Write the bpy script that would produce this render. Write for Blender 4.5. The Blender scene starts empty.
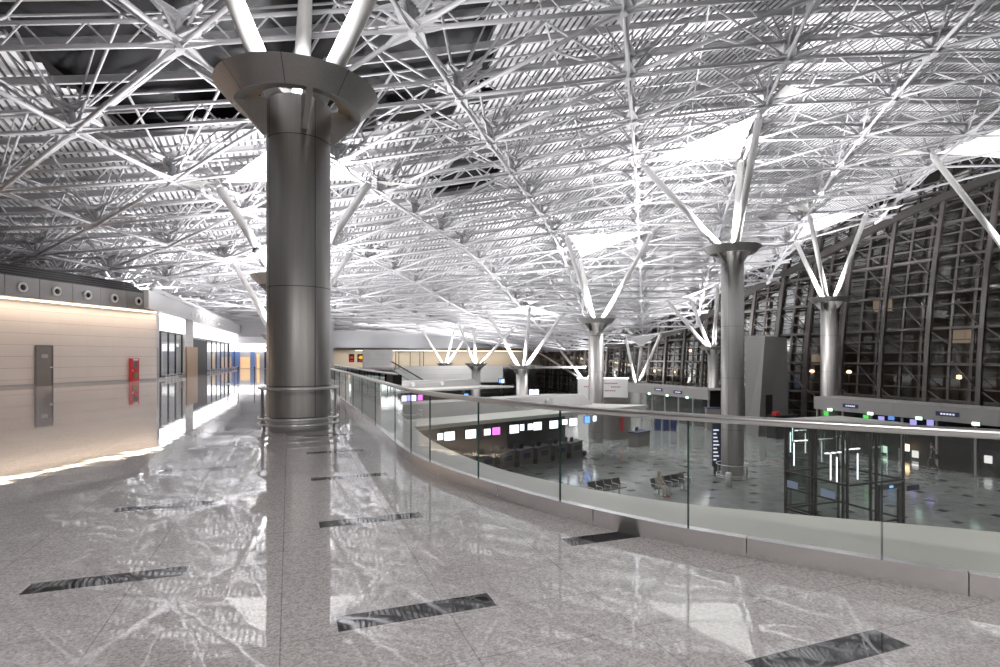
import bpy, bmesh, math, random
from mathutils import Vector, Matrix
random.seed(7)
SC = bpy.context.scene
COL = SC.collection
PI = math.pi
F = 560.0; HZ = 357.0; EYE = 1.6
YAW = math.radians(20.65)
S_, C_ = math.sin(YAW), math.cos(YAW)
ZL = -6.0                                   # level of the lower hall

# ---------------------------------------------------------------- surveying helpers
def cb(X, Y):                               # plan offset seen from the standpoint -> hall axes (b across, a along)
    return (C_*X + S_*Y, -S_*X + C_*Y)
def P3(X, Y, z):
    b, a = cb(X, Y); return Vector((b, a, z))
def pY(u, v, Y):
    return P3((u-500)/F*Y, Y, EYE-(v-HZ)/F*Y)
def pZ(u, v, z):
    Y = (EYE-z)*F/(v-HZ); return P3((u-500)/F*Y, Y, z)

# ---------------------------------------------------------------- roof surface
RA = [-15, 5, 13, 20, 28, 36, 44, 53, 62, 72, 88, 125]
RB = [-45, -15, 0, 25, 45, 60]
RT = [[12.5,11.5,10.8,9.6,8.4,7.5,7.1,6.9,6.8,6.7,6.5,6.4],
      [14,13,12.3,11.2,9.6,8.2,7.4,7.1,6.9,6.7,6.5,6.4],
      [14.5,13.7,13,12,10.6,9.5,8.7,7.9,7.3,6.9,6.6,6.4],
      [16.4,16.2,15.9,15.4,14.5,13.2,11.7,9.2,7.3,6.6,6.4,6.4],
      [17.5,17.3,17,16.3,15.2,13.4,11.3,8.7,5.6,3.9,3.1,3.0],
      [18,17.8,17.4,16.6,15.6,13.8,11,7.8,5,2.8,2.4,2.4]]
def _cr(p0, p1, p2, p3, x0, x1, x2, x3, x):
    t = (x-x1)/(x2-x1)
    m1 = (p2-p0)/(x2-x0)*(x2-x1); m2 = (p3-p1)/(x3-x1)*(x2-x1)
    t2 = t*t; t3 = t2*t
    return (2*t3-3*t2+1)*p1+(t3-2*t2+t)*m1+(-2*t3+3*t2)*p2+(t3-t2)*m2
def _in(xs, ys, x):
    x = min(max(x, xs[0]), xs[-1]-1e-6)
    i = 0
    while xs[i+1] <= x: i += 1
    j0 = max(i-1, 0); j3 = min(i+2, len(xs)-1)
    x0 = xs[j0] if j0 < i else xs[i]-(xs[i+1]-xs[i]); x3 = xs[j3] if j3 > i+1 else xs[i+1]+(xs[i+1]-xs[i])
    y0 = ys[j0] if j0 < i else 2*ys[i]-ys[i+1]; y3 = ys[j3] if j3 > i+1 else 2*ys[i+1]-ys[i]
    return _cr(y0, ys[i], ys[i+1], y3, x0, xs[i], xs[i+1], x3, x)
_hc = {}
def h(b, a):
    return _in(RB, [_in(RA, r, a) for r in RT], b)
def hit_roof(u, v):
    Y = 6.0
    while Y < 125:
        p = pY(u, v, Y)
        if p.z >= h(p.x, p.y): return p
        Y += 0.1
    return p

# ---------------------------------------------------------------- materials
def mat(name, col, rough=0.5, metal=0.0, emit=None, es=1.0, noise=0.06, nscale=6.0, bump=0.0, bscale=40, spec=0.5, stretch=None, trans=0.0):
    m = bpy.data.materials.new(name); m.use_nodes = True
    nt = m.node_tree; N = nt.nodes; L = nt.links
    b = N['Principled BSDF']
    b.inputs['Roughness'].default_value = rough; b.inputs['Metallic'].default_value = metal
    b.inputs['Specular IOR Level'].default_value = spec
    tc = N.new('ShaderNodeTexCoord')
    mp = N.new('ShaderNodeMapping'); L.new(tc.outputs['Object'], mp.inputs['Vector'])
    if stretch: mp.inputs['Scale'].default_value = stretch
    n = N.new('ShaderNodeTexNoise'); n.inputs['Scale'].default_value = nscale; n.inputs['Detail'].default_value = 3
    L.new(mp.outputs['Vector'], n.inputs['Vector'])
    mx = N.new('ShaderNodeMix'); mx.data_type = 'RGBA'
    lo = [max(0, c*(1-noise)) for c in col]; hi = [min(1, c*(1+noise)) for c in col]
    mx.inputs[6].default_value = (*lo, 1); mx.inputs[7].default_value = (*hi, 1)
    L.new(n.outputs['Fac'], mx.inputs[0]); L.new(mx.outputs[2], b.inputs['Base Color'])
    if bump:
        n2 = N.new('ShaderNodeTexNoise'); n2.inputs['Scale'].default_value = bscale
        L.new(mp.outputs['Vector'], n2.inputs['Vector'])
        bp = N.new('ShaderNodeBump'); bp.inputs['Strength'].default_value = bump; bp.inputs['Distance'].default_value = 0.01
        L.new(n2.outputs['Fac'], bp.inputs['Height']); L.new(bp.outputs['Normal'], b.inputs['Normal'])
    if emit:
        b.inputs['Emission Color'].default_value = (*emit, 1); b.inputs['Emission Strength'].default_value = es
    return m

def glass_mat(name, tint, refl=1.0, dark=0.0, rough=0.0):
    m = bpy.data.materials.new(name); m.use_nodes = True
    nt = m.node_tree; N = nt.nodes; L = nt.links
    N.remove(N['Principled BSDF'])
    out = N['Material Output']
    t = N.new('ShaderNodeBsdfTransparent'); t.inputs['Color'].default_value = (*tint, 1)
    g = N.new('ShaderNodeBsdfGlossy'); g.inputs['Roughness'].default_value = rough; g.inputs['Color'].default_value = (.95, 1, .98, 1)
    fr = N.new('ShaderNodeFresnel'); fr.inputs['IOR'].default_value = 1.5
    ml = N.new('ShaderNodeMath'); ml.operation = 'MULTIPLY'; ml.inputs[1].default_value = refl
    ml.use_clamp = True
    L.new(fr.outputs[0], ml.inputs[0])
    mx = N.new('ShaderNodeMixShader')
    L.new(ml.outputs[0], mx.inputs[0]); L.new(t.outputs[0], mx.inputs[1]); L.new(g.outputs[0], mx.inputs[2])
    L.new(mx.outputs[0], out.inputs['Surface'])
    return m

def math_node(N, L, op, a, b=None, c=None):
    n = N.new('ShaderNodeMath'); n.operation = op
    for i, x in enumerate((a, b, c)):
        if x is None: continue
        if isinstance(x, (int, float)): n.inputs[i].default_value = x
        else: L.new(x, n.inputs[i])
    return n.outputs[0]

def granite_mat():
    m = bpy.data.materials.new('polished_granite'); m.use_nodes = True
    nt = m.node_tree; N = nt.nodes; L = nt.links; B = N['Principled BSDF']
    M = lambda op, a, b=None, c=None: math_node(N, L, op, a, b, c)
    tc = N.new('ShaderNodeTexCoord'); sx = N.new('ShaderNodeSeparateXYZ'); L.new(tc.outputs['Object'], sx.inputs[0])
    x, y = sx.outputs[0], sx.outputs[1]
    # speckle
    vo = N.new('ShaderNodeTexVoronoi'); vo.inputs['Scale'].default_value = 75
    L.new(tc.outputs['Object'], vo.inputs['Vector'])
    n1 = N.new('ShaderNodeTexNoise'); n1.inputs['Scale'].default_value = 60; n1.inputs['Detail'].default_value = 4
    n1.inputs['Roughness'].default_value = .8
    L.new(tc.outputs['Object'], n1.inputs['Vector'])
    n2 = N.new('ShaderNodeTexNoise'); n2.inputs['Scale'].default_value = .5
    L.new(tc.outputs['Object'], n2.inputs['Vector'])
    sv = N.new('ShaderNodeSeparateColor'); L.new(vo.outputs['Color'], sv.inputs[0])
    mixv = M('ADD', M('MULTIPLY', sv.outputs[0], .45), M('MULTIPLY', n1.outputs['Fac'], .75))
    mixv = M('ADD', mixv, M('MULTIPLY', n2.outputs['Fac'], .15))
    cr = N.new('ShaderNodeValToRGB'); L.new(mixv, cr.inputs[0])
    e = cr.color_ramp.elements
    e[0].position = .3; e[0].color = (.25, .228, .228, 1); e[1].position = .95; e[1].color = (.66, .62, .615, 1)
    # tile joints
    col_i = M('FLOOR', M('DIVIDE', M('ADD', x, 1.7), 1.97))
    fx = M('SUBTRACT', M('ADD', x, 1.7), M('MULTIPLY', col_i, 1.97))
    jx = M('ABSOLUTE', M('SUBTRACT', M('MODULO', M('ADD', x, 101.7-0.2), .985), .4925))
    jy = M('ABSOLUTE', M('SUBTRACT', M('MODULO', M('ADD', y, 100.0), .53), .265))
    j = M('MAXIMUM', M('GREATER_THAN', jx, .4925-.0035), M('GREATER_THAN', jy, .265-.003))
    # dark inlaid strips
    ph = M('DIVIDE', M('SUBTRACT', M('ADD', y, 212.0), M('ADD', M('MULTIPLY', col_i, .84), .42)), 2.12)
    fy = M('MULTIPLY', M('FRACT', ph), 2.12)
    st = M('MULTIPLY', M('LESS_THAN', fx, .985), M('LESS_THAN', fy, .205))
    st = M('MULTIPLY', st, M('MULTIPLY', M('GREATER_THAN', col_i, -.5), M('LESS_THAN', col_i, 3.5)))
    mx = N.new('ShaderNodeMix'); mx.data_type = 'RGBA'; L.new(M('MULTIPLY', j, .55), mx.inputs[0])
    L.new(cr.outputs[0], mx.inputs[6]); mx.inputs[7].default_value = (.08, .072, .07, 1)
    mx2 = N.new('ShaderNodeMix'); mx2.data_type = 'RGBA'; L.new(st, mx2.inputs[0])
    L.new(mx.outputs[2], mx2.inputs[6]); mx2.inputs[7].default_value = (.022, .021, .023, 1)
    L.new(mx2.outputs[2], B.inputs['Base Color'])
    B.inputs['Roughness'].default_value = .025
    B.inputs['IOR'].default_value = 1.75
    # gentle undulation of the polished slabs
    cx = N.new('ShaderNodeCombineXYZ')
    n3 = N.new('ShaderNodeTexNoise'); n3.inputs['Scale'].default_value = 2.6; n3.inputs['Detail'].default_value = 1.0
    L.new(tc.outputs['Object'], n3.inputs['Vector'])
    bp = N.new('ShaderNodeBump'); bp.inputs['Strength'].default_value = 1.0; bp.inputs['Distance'].default_value = .0013
    L.new(n3.outputs['Fac'], bp.inputs['Height']); L.new(bp.outputs['Normal'], B.inputs['Normal'])
    return m

def hall_floor_mat():
    m = bpy.data.materials.new('hall_granite_tiles'); m.use_nodes = True
    nt = m.node_tree; N = nt.nodes; L = nt.links; B = N['Principled BSDF']
    M = lambda op, a, b=None, c=None: math_node(N, L, op, a, b, c)
    tc = N.new('ShaderNodeTexCoord'); sx = N.new('ShaderNodeSeparateXYZ'); L.new(tc.outputs['Object'], sx.inputs[0])
    x, y = M('ADD', sx.outputs[0], 120.0), M('ADD', sx.outputs[1], 120.0)
    r = M('FLOOR', M('DIVIDE', y, 1.5))
    xs = M('ADD', x, M('MULTIPLY', M('MODULO', r, 2.0), 1.5))
    st = M('MULTIPLY', M('LESS_THAN', M('MODULO', xs, 3.0), .5), M('LESS_THAN', M('MODULO', y, 1.5), .42))
    j = M('MAXIMUM', M('LESS_THAN', M('MODULO', x, .75), .025), M('LESS_THAN', M('MODULO', y, .75), .025))
    n = N.new('ShaderNodeTexNoise'); n.inputs['Scale'].default_value = 1.3; n.inputs['Detail'].default_value = 6; n.inputs['Roughness'].default_value = .7
    L.new(tc.outputs['Object'], n.inputs['Vector'])
    cr = N.new('ShaderNodeValToRGB'); L.new(n.outputs['Fac'], cr.inputs[0])
    e = cr.color_ramp.elements; e[0].position = .3; e[0].color = (.15, .163, .158, 1); e[1].position = .7; e[1].color = (.27, .285, .275, 1)
    mx = N.new('ShaderNodeMix'); mx.data_type = 'RGBA'; L.new(M('MULTIPLY', j, .4), mx.inputs[0])
    L.new(cr.outputs[0], mx.inputs[6]); mx.inputs[7].default_value = (.07, .07, .07, 1)
    mx2 = N.new('ShaderNodeMix'); mx2.data_type = 'RGBA'; L.new(st, mx2.inputs[0])
    L.new(mx.outputs[2], mx2.inputs[6]); mx2.inputs[7].default_value = (.02, .022, .025, 1)
    L.new(mx2.outputs[2], B.inputs['Base Color']); B.inputs['Roughness'].default_value = .12
    return m

def tile_wall_mat(name, c1, mort, rows, wid=2.4, hgt=.62, rough=.5):
    m = bpy.data.materials.new(name); m.use_nodes = True
    nt = m.node_tree; N = nt.nodes; L = nt.links; B = N['Principled BSDF']
    M = lambda op, a, b=None, c=None: math_node(N, L, op, a, b, c)
    tc = N.new('ShaderNodeTexCoord'); sx = N.new('ShaderNodeSeparateXYZ'); L.new(tc.outputs['Object'], sx.inputs[0])
    z = M('ADD', sx.outputs[2], 30.0)
    j = M('LESS_THAN', M('MODULO', z, hgt), .022*hgt/.62)
    if wid:
        w = M('MULTIPLY', M('ADD', M('ADD', sx.outputs[0], sx.outputs[1]), 300.0), 1.0)
        j = M('MAXIMUM', j, M('MULTIPLY', M('LESS_THAN', M('MODULO', w, wid), .02), .45))
    n = N.new('ShaderNodeTexNoise'); n.inputs['Scale'].default_value = .9; n.inputs['Detail'].default_value = 5
    L.new(tc.outputs['Object'], n.inputs['Vector'])
    a = N.new('ShaderNodeMix'); a.data_type = 'RGBA'; L.new(n.outputs['Fac'], a.inputs[0])
    a.inputs[6].default_value = (*[c*.93 for c in c1], 1); a.inputs[7].default_value = (*[min(1, c*1.07) for c in c1], 1)
    k = N.new('ShaderNodeMix'); k.data_type = 'RGBA'; L.new(M('MULTIPLY', j, .8), k.inputs[0])
    L.new(a.outputs[2], k.inputs[6]); k.inputs[7].default_value = (*mort, 1)
    L.new(k.outputs[2], B.inputs['Base Color']); B.inputs['Roughness'].default_value = rough
    return m

M_ = {}
M_['granite'] = granite_mat()
M_['hall'] = hall_floor_mat()
M_['white_steel'] = mat('white_painted_steel', (.50, .495, .51), .42, noise=.05, nscale=2)
M_['grey_steel'] = mat('grey_painted_steel', (.36, .355, .37), .42, noise=.05, nscale=2)
M_['strut'] = mat('white_gloss_strut', (.90, .89, .87), .35, noise=.02)
M_['deck'] = mat('white_roof_sheet', (.80, .79, .80), .4, noise=.08, nscale=.4)
M_['groove'] = mat('shadowed_deck_groove', (.15, .148, .155), .6)  # groove shade put into the colour, since lamps shine in from below
M_['purlin'] = mat('grey_purlin_steel', (.46, .455, .465), .5, noise=.12, nscale=1)
M_['steel'] = mat('brushed_stainless', (.40, .385, .372), .43, .88, noise=.22, nscale=5, stretch=(9, 9, .12))
M_['rail'] = mat('polished_rail_steel', (.82, .80, .79), .3, 1.0, noise=.05)
M_['plinth'] = mat('brushed_kick_plate', (.80, .77, .775), .2, .92, noise=.18, nscale=1.4, stretch=(1, 1, 3))
M_['warmglow'] = mat('warm_glow_lining', (.62, .46, .30), .35, .7, noise=.1)  # warm light inside the capital put into the lining colour
M_['seam'] = mat('dark_seam', (.05, .05, .05), .6)
M_['sail'] = mat('white_fabric_sail', (.93, .92, .88), .8, noise=.02)
M_['pale'] = mat('pale_stone_ledge', (.60, .60, .54), .3, noise=.05, nscale=1.5)
M_['canopy'] = mat('pale_canopy_roof', (.50, .50, .46), .5, noise=.05)
M_['fascia'] = mat('grey_metal_fascia', (.30, .29, .285), .42, .35, noise=.06)
M_['whitefascia'] = mat('white_metal_fascia', (.72, .72, .72), .38, .1, noise=.04)
M_['wall'] = tile_wall_mat('beige_wall_panels', (.58, .525, .485), (.26, .21, .18), 8)
M_['plaster'] = mat('grey_plaster', (.50, .50, .51), .7, noise=.1, nscale=.3)
M_['whitewall'] = tile_wall_mat('white_wall_blocks', (.70, .69, .67), (.45, .44, .43), 5, 1.6, .8)
M_['tower'] = tile_wall_mat('grey_tower_blocks', (.155, .15, .147), (.08, .077, .075), 5, 0, .3)
M_['dark'] = mat('dark_bronze_steel', (.042, .037, .035), .42, .4, noise=.2)
M_['rib'] = mat('dark_facade_steel', (.075, .066, .062), .42, .35, noise=.2)
M_['black'] = mat('black_paint', (.012, .012, .013), .5, spec=.2)
M_['door'] = mat('grey_bronze_door', (.14, .12, .11), .38, .5, noise=.06)
M_['red'] = mat('red_enamel', (.42, .015, .02), .35)
M_['wood'] = mat('lit_wood_panel', (.33, .20, .10), .45, noise=.15, nscale=3, stretch=(6, 6, .6))
M_['blue'] = mat('dark_blue_panel', (.012, .02, .075), .4)
M_['counter'] = mat('taupe_counter', (.13, .118, .108), .45)
M_['darkgrey'] = mat('charcoal_panel', (.055, .053, .055), .5)
M_['skin'] = mat('skin', (.55, .36, .27), .5)
M_['cloth_dark'] = mat('dark_cloth', (.02, .02, .024), .8)
M_['cloth_pale'] = mat('pale_cloth', (.55, .50, .46), .8)
M_['cloth_pink'] = mat('dusky_pink_cloth', (.38, .17, .16), .8)
M_['hair'] = mat('dark_hair', (.03, .02, .015), .6)
M_['blonde'] = mat('fair_hair', (.45, .33, .2), .6)
M_['glass'] = glass_mat('balustrade_glass', (.90, .93, .915), 1.25)
M_['glass_clear'] = glass_mat('clear_glass', (.93, .955, .95), .9)
M_['glass_dark'] = glass_mat('night_facade_glass', (.45, .43, .40), .35, rough=.06)
M_['glass_edge'] = mat('green_glass_edge', (.02, .05, .042), .25)
def emat(n, c, s): return mat(n, tuple(min(1, x) for x in c), .5, emit=c, es=s, noise=.01)
M_['screen'] = emat('white_screen', (.82, .88, 1.0), 2.2)
M_['screen_pink'] = emat('magenta_screen', (.85, .12, .75), 1.8)
M_['screen_blue'] = emat('blue_screen', (.10, .30, .95), 1.6)
M_['lightbox'] = emat('white_lightbox', (1, .98, 1), 2.0)
M_['warm'] = emat('warm_light', (1, .84, .62), 2.6)
M_['tube'] = emat('white_tube_light', (.95, .95, 1), 1.6)
M_['exit'] = emat('green_white_lamp', (.65, 1.0, .80), 2.0)
M_['green'] = emat('green_lamp', (.10, .85, .12), 1.5)
M_['text'] = emat('white_lettering', (.75, .8, 1), .8)
M_['redtext'] = mat('red_lettering', (.35, .03, .04), .5)
M_['lampwarm'] = emat('warm_street_light', (1, .62, .30), 9.0)
M_['bluepurple'] = emat('violet_screen', (.40, .38, 1.0), 1.6)
M_['yellow'] = mat('yellow_print', (.8, .5, .03), .5)
M_['amberroom'] = emat('amber_interior', (1, .62, .28), .45)
M_['pale_refl'] = emat('pale_reflection_glow', (.8, .62, .45), .22)  # glow standing in for pale interior reflections on the facade glass
M_['blueroom'] = emat('dim_blue_glazing', (.10, .16, .36), .35)

# ---------------------------------------------------------------- mesh builder
class MB:
    def __init__(s): s.v = []; s.f = []; s.m = []; s.s = []
    def add(s, vs, fs, mi=0, smooth=False):
        o = len(s.v); s.v += [Vector(p) for p in vs]
        for f in fs:
            s.f.append(tuple(i+o for i in f)); s.m.append(mi); s.s.append(smooth)
        return s
    def quad(s, a, b, c, d, mi=0): return s.add([a, b, c, d], [(0, 1, 2, 3)], mi)
    def box(s, lo, hi, mi=0):
        x0, y0, z0 = lo; x1, y1, z1 = hi
        vs = [(x0,y0,z0),(x1,y0,z0),(x1,y1,z0),(x0,y1,z0),(x0,y0,z1),(x1,y0,z1),(x1,y1,z1),(x0,y1,z1)]
        return s.add(vs, [(3,2,1,0),(4,5,6,7),(0,1,5,4),(1,2,6,5),(2,3,7,6),(3,0,4,7)], mi)
    def beam(s, p, q, w, d, mi=0, up=Vector((0, 0, 1))):      # rectangular bar from p to q (w across, d along up)
        p = Vector(p); q = Vector(q); t = (q-p).normalized()
        r = t.cross(up)
        if r.length < 1e-4: r = t.cross(Vector((1, 0, 0)))
        r.normalize(); n = r.cross(t)
        a = r*w/2; c = n*d/2
        vs = [p-a-c, p+a-c, p+a+c, p-a+c, q-a-c, q+a-c, q+a+c, q-a+c]
        return s.add(vs, [(3,2,1,0),(4,5,6,7),(0,1,5,4),(1,2,6,5),(2,3,7,6),(3,0,4,7)], mi)
    def wallseg(s, p, q, z0, z1, t, mi=0, side=0):             # upright slab between two plan points
        p = Vector((p[0], p[1], 0)); q = Vector((q[0], q[1], 0)); d = (q-p).normalized(); n = Vector((d.y, -d.x, 0))*t
        o0 = n*(side-1)/2; o1 = n*(side+1)/2
        pts = [p+o0, q+o0, q+o1, p+o1]
        vs = [(w.x, w.y, z0) for w in pts]+[(w.x, w.y, z1) for w in pts]
        return s.add(vs, [(3,2,1,0),(4,5,6,7),(0,1,5,4),(1,2,6,5),(2,3,7,6),(3,0,4,7)], mi)
    def tube(s, p, q, r, n=8, r2=None, mi=0, caps=True):
        p = Vector(p); q = Vector(q); t = (q-p)
        if t.length < 1e-5: return s
        t.normalize(); a = t.orthogonal().normalized(); c = t.cross(a)
        r2 = r if r2 is None else r2
        vs = []
        for k in range(n):
            d = a*math.cos(2*PI*k/n)+c*math.sin(2*PI*k/n); vs.append(p+d*r)
        for k in range(n):
            d = a*math.cos(2*PI*k/n)+c*math.sin(2*PI*k/n); vs.append(q+d*r2)
        s.add(vs, [(k, (k+1) % n, n+(k+1) % n, n+k) for k in range(n)], mi, n > 4)
        if caps:
            o = len(s.v)-2*n
            s.f.append(tuple(o+k for k in reversed(range(n)))); s.m.append(mi); s.s.append(False)
            s.f.append(tuple(o+n+k for k in range(n))); s.m.append(mi); s.s.append(False)
        return s
    def path(s, pts, r, n=8, mi=0, closed=False):
        pts = [Vector(p) for p in pts]; m = len(pts); rings = []
        for i, p in enumerate(pts):
            a = pts[i-1] if (i > 0 or closed) else p; b = pts[(i+1) % m] if (i < m-1 or closed) else p
            t = (b-a).normalized(); up = Vector((0, 0, 1))
            if abs(t.z) > .95: up = Vector((1, 0, 0))
            x = t.cross(up).normalized(); y = x.cross(t)
            rings.append([p+x*r*math.cos(2*PI*k/n)+y*r*math.sin(2*PI*k/n) for k in range(n)])
        vs = [v for rg in rings for v in rg]; fs = []
        for i in range(m if closed else m-1):
            j = (i+1) % m
            for k in range(n): fs.append((i*n+k, j*n+k, j*n+(k+1) % n, i*n+(k+1) % n))
        s.add(vs, fs, mi, True)
        if not closed:
            s.add(rings[0], [tuple(range(n))], mi); s.add(rings[-1], [tuple(reversed(range(n)))], mi)
        return s
    def lathe(s, prof, c, n=32, mi=0, smooth=True, close=False):
        c = Vector(c); vs = []
        for r, z in prof:
            for k in range(n): vs.append(c+Vector((r*math.cos(2*PI*k/n), r*math.sin(2*PI*k/n), z)))
        fs = []; R = len(prof)
        for i in range(R if close else R-1):
            j = (i+1) % R
            for k in range(n): fs.append((i*n+k, i*n+(k+1) % n, j*n+(k+1) % n, j*n+k))
        return s.add(vs, fs, mi, smooth)
    def plate(s, poly, t, mi=0):                               # flat plate from a 3-D polygon, thickness t
        poly = [Vector(p) for p in poly]; n = (poly[1]-poly[0]).cross(poly[2]-poly[0])
        if n.length < 1e-7: return s
        n = n.normalized()*t/2; k = len(poly)
        vs = [p-n for p in poly]+[p+n for p in poly]
        fs = [tuple(reversed(range(k))), tuple(range(k, 2*k))]+[(i, (i+1) % k, k+(i+1) % k, k+i) for i in range(k)]
        return s.add(vs, fs, mi)
    def prism(s, poly, z0, z1, mi=0):
        k = len(poly); vs = [(p[0], p[1], z0) for p in poly]+[(p[0], p[1], z1) for p in poly]
        fs = [tuple(reversed(range(k))), tuple(range(k, 2*k))]+[(i, (i+1) % k, k+(i+1) % k, k+i) for i in range(k)]
        return s.add(vs, fs, mi)
    def build(s, name, mats, parent=None, local=False, label=None, kind=None):
        off = Vector((0, 0, 0))
        if parent is not None and not local:
            p = parent
            while p is not None: off = off+p.location; p = p.parent
        me = bpy.data.meshes.new(name)
        me.from_pydata([tuple(v-off) for v in s.v], [], s.f)
        if not isinstance(mats, (list, tuple)): mats = [mats]
        for m in mats: me.materials.append(M_[m])
        me.polygons.foreach_set('material_index', s.m); me.polygons.foreach_set('use_smooth', s.s)
        me.update()
        o = bpy.data.objects.new(name, me); COL.objects.link(o)
        if parent is not None: o.parent = parent
        if label: o['label'] = label
        if kind: o['kind'] = kind
        return o
def tag(o, label, cat, group=None, kind=None):
    o['label'] = label; o['category'] = cat
    if group: o['group'] = group
    if kind: o['kind'] = kind
    return o
def thing(name, label, cat, loc=(0, 0, 0), rz=0, group=None):
    o = bpy.data.objects.new(name, None); COL.objects.link(o); o.empty_display_size = .3
    o.location = loc; o.rotation_euler = (0, 0, rz); return tag(o, label, cat, group)
def copy_tree(o, parent=None):
    c = o.copy(); COL.objects.link(c); c.parent = parent
    for ch in list(o.children): copy_tree(ch, c)
    return c
def struct(o): o['kind'] = 'structure'; return o

# ---------------------------------------------------------------- floors
def cat_rom(pts, n=10):
    out = []
    P = [Vector(p) for p in pts]
    for i in range(len(P)-1):
        p0 = P[max(i-1, 0)]; p1 = P[i]; p2 = P[i+1]; p3 = P[min(i+2, len(P)-1)]
        for k in range(n):
            t = k/n
            out.append(.5*((2*p1)+(p2-p0)*t+(2*p0-5*p1+4*p2-p3)*t*t+(3*p1-p0-3*p2+p3)*t**3))
    out.append(P[-1]); return out
base_cam = [(-22, 64), (-12, 36.6), (-8.3, 26.8), (-6.4, 21.9), (-4.25, 16.3), (-2.24, 10.9), (-1.16, 8.15), (.144, 6.2), (1.26, 5.03), (2.25, 4.33), (3.29, 3.69), (4.7, 2.8), (6.4, 1.2), (7.6, -1.2)]
out_cam = [(-20.7, 64), (-10.7, 36.6), (-7.0, 26.8), (-5.2, 21.9), (-3.0, 16.3), (-1.5, 11.3), (-.31, 8.55), (.7, 7.2), (1.9, 6.2), (3.3, 5.6), (4.62, 5.1), (6.3, 4.2), (8.2, 2.0), (9.6, -1.2)]
base_pts = [cb(p.x, p.y) for p in cat_rom([Vector((x, y)) for x, y in base_cam])]
out_pts = [cb(p.x, p.y) for p in cat_rom([Vector((x, y)) for x, y in out_cam])]

def ngon(name, poly, z, m, thick=None):
    bm = bmesh.new(); vs = [bm.verts.new((x, y, z)) for x, y in poly]
    f = bm.faces.new(vs); f.normal_update()
    if f.normal.z < 0: f.normal_flip()
    if thick:
        r = bmesh.ops.extrude_face_region(bm, geom=[f])
        bmesh.ops.translate(bm, vec=(0, 0, -thick), verts=[v for v in r['geom'] if isinstance(v, bmesh.types.BMVert)])
        bmesh.ops.recalc_face_normals(bm, faces=bm.faces)
    bmesh.ops.triangulate(bm, faces=[g for g in bm.faces if len(g.verts) > 4])
    me = bpy.data.meshes.new(name); bm.to_mesh(me); bm.free(); me.materials.append(M_[m])
    o = bpy.data.objects.new(name, me); COL.objects.link(o); return struct(o)
bp0 = base_pts[0]
ngon('floor', base_pts+[(base_pts[-1][0], -14), (-48, -14), (-48, bp0[1]+50), (bp0[0], bp0[1]+50)], 0.0, 'granite', .5)
tb = MB()
for i in range(len(base_pts)-1):
    a, b, c, d = base_pts[i], base_pts[i+1], out_pts[i+1], out_pts[i]
    tb.quad((*a, -.004), (*b, -.004), (*c, -.004), (*d, -.004))
    tb.quad((*d, -.004), (*c, -.004), (*c, -.7), (*d, -.7)); tb.quad((*a, -.7), (*d, -.7), (*c, -.7), (*b, -.7))
struct(tb.build('trim_1', 'pale'))
MB().quad((-60, -40, ZL), (80, -40, ZL), (80, 130, ZL), (-60, 130, ZL)).build('floor.001', 'hall', kind='structure')
MB().box((6, 87, -.35), (49, 112, 0)).build('floor.002', 'granite', kind='structure')

# ---------------------------------------------------------------- roof deck (ceiling)
GAPX0, GAPX1, GAPY0, GAPY1 = -19.0, -.7, 15.0, 31.5
def in_gap(b, a):
    X = C_*b - S_*a; Y = S_*b + C_*a
    if -5 < X < -.3 and 38 < Y < 44: return True
    if not (GAPX0 < X < GAPX1+0.02*Y-.4 and GAPY0 < Y < GAPY1): return False
    if X < -10 and Y > 28.3: return False
    return True
DK = 3.75
def deck():
    mb = MB(); pitch = .34; step = 1.6
    nb = int((54.2+44)/pitch); na = int(126/step)
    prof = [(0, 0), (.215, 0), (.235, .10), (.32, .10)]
    cols = []
    for i in range(nb):
        for k, (dx, dz) in enumerate(prof): cols.append((-44+i*pitch+dx, dz, k))
    zs = []
    ag = [-12+j*step for j in range(na+1)]
    bg = [-44+i*2.0 for i in range(50)]
    tab = [[h(b, a) for a in ag] for b in bg]
    for (b, dz, k) in cols:
        t = (b+44)/2.0; i = min(int(t), 48); t -= i
        zs.append([tab[i][j]*(1-t)+tab[i+1][j]*t+DK+dz for j in range(na+1)])
    vs = [(b, ag[j], zs[i][j]) for i, (b, dz, k) in enumerate(cols) for j in range(na+1)]
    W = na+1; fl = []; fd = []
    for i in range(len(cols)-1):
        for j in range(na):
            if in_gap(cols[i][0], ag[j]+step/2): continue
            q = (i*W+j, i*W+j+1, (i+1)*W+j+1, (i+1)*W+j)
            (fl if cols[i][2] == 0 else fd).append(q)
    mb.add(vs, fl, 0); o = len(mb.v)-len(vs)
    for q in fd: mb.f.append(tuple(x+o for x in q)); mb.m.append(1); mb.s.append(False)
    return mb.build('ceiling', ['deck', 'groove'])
struct(deck())
# dark roof light over the opening
gl = MB()
for (X0, Y0, X1, Y1) in [(-19.5, 14.5, 1, 32), (-6, 37, 1, 45)]:
    n = 6
    for i in range(n):
        for j in range(n):
            c = []
            for (di, dj) in ((0, 0), (1, 0), (1, 1), (0, 1)):
                X = X0+(X1-X0)*(i+di)/n; Y = Y0+(Y1-Y0)*(j+dj)/n; b, a = cb(X, Y); c.append((b, a, h(b, a)+DK+1.0))
            gl.quad(*c)
struct(gl.build('window_1', 'black'))

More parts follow.
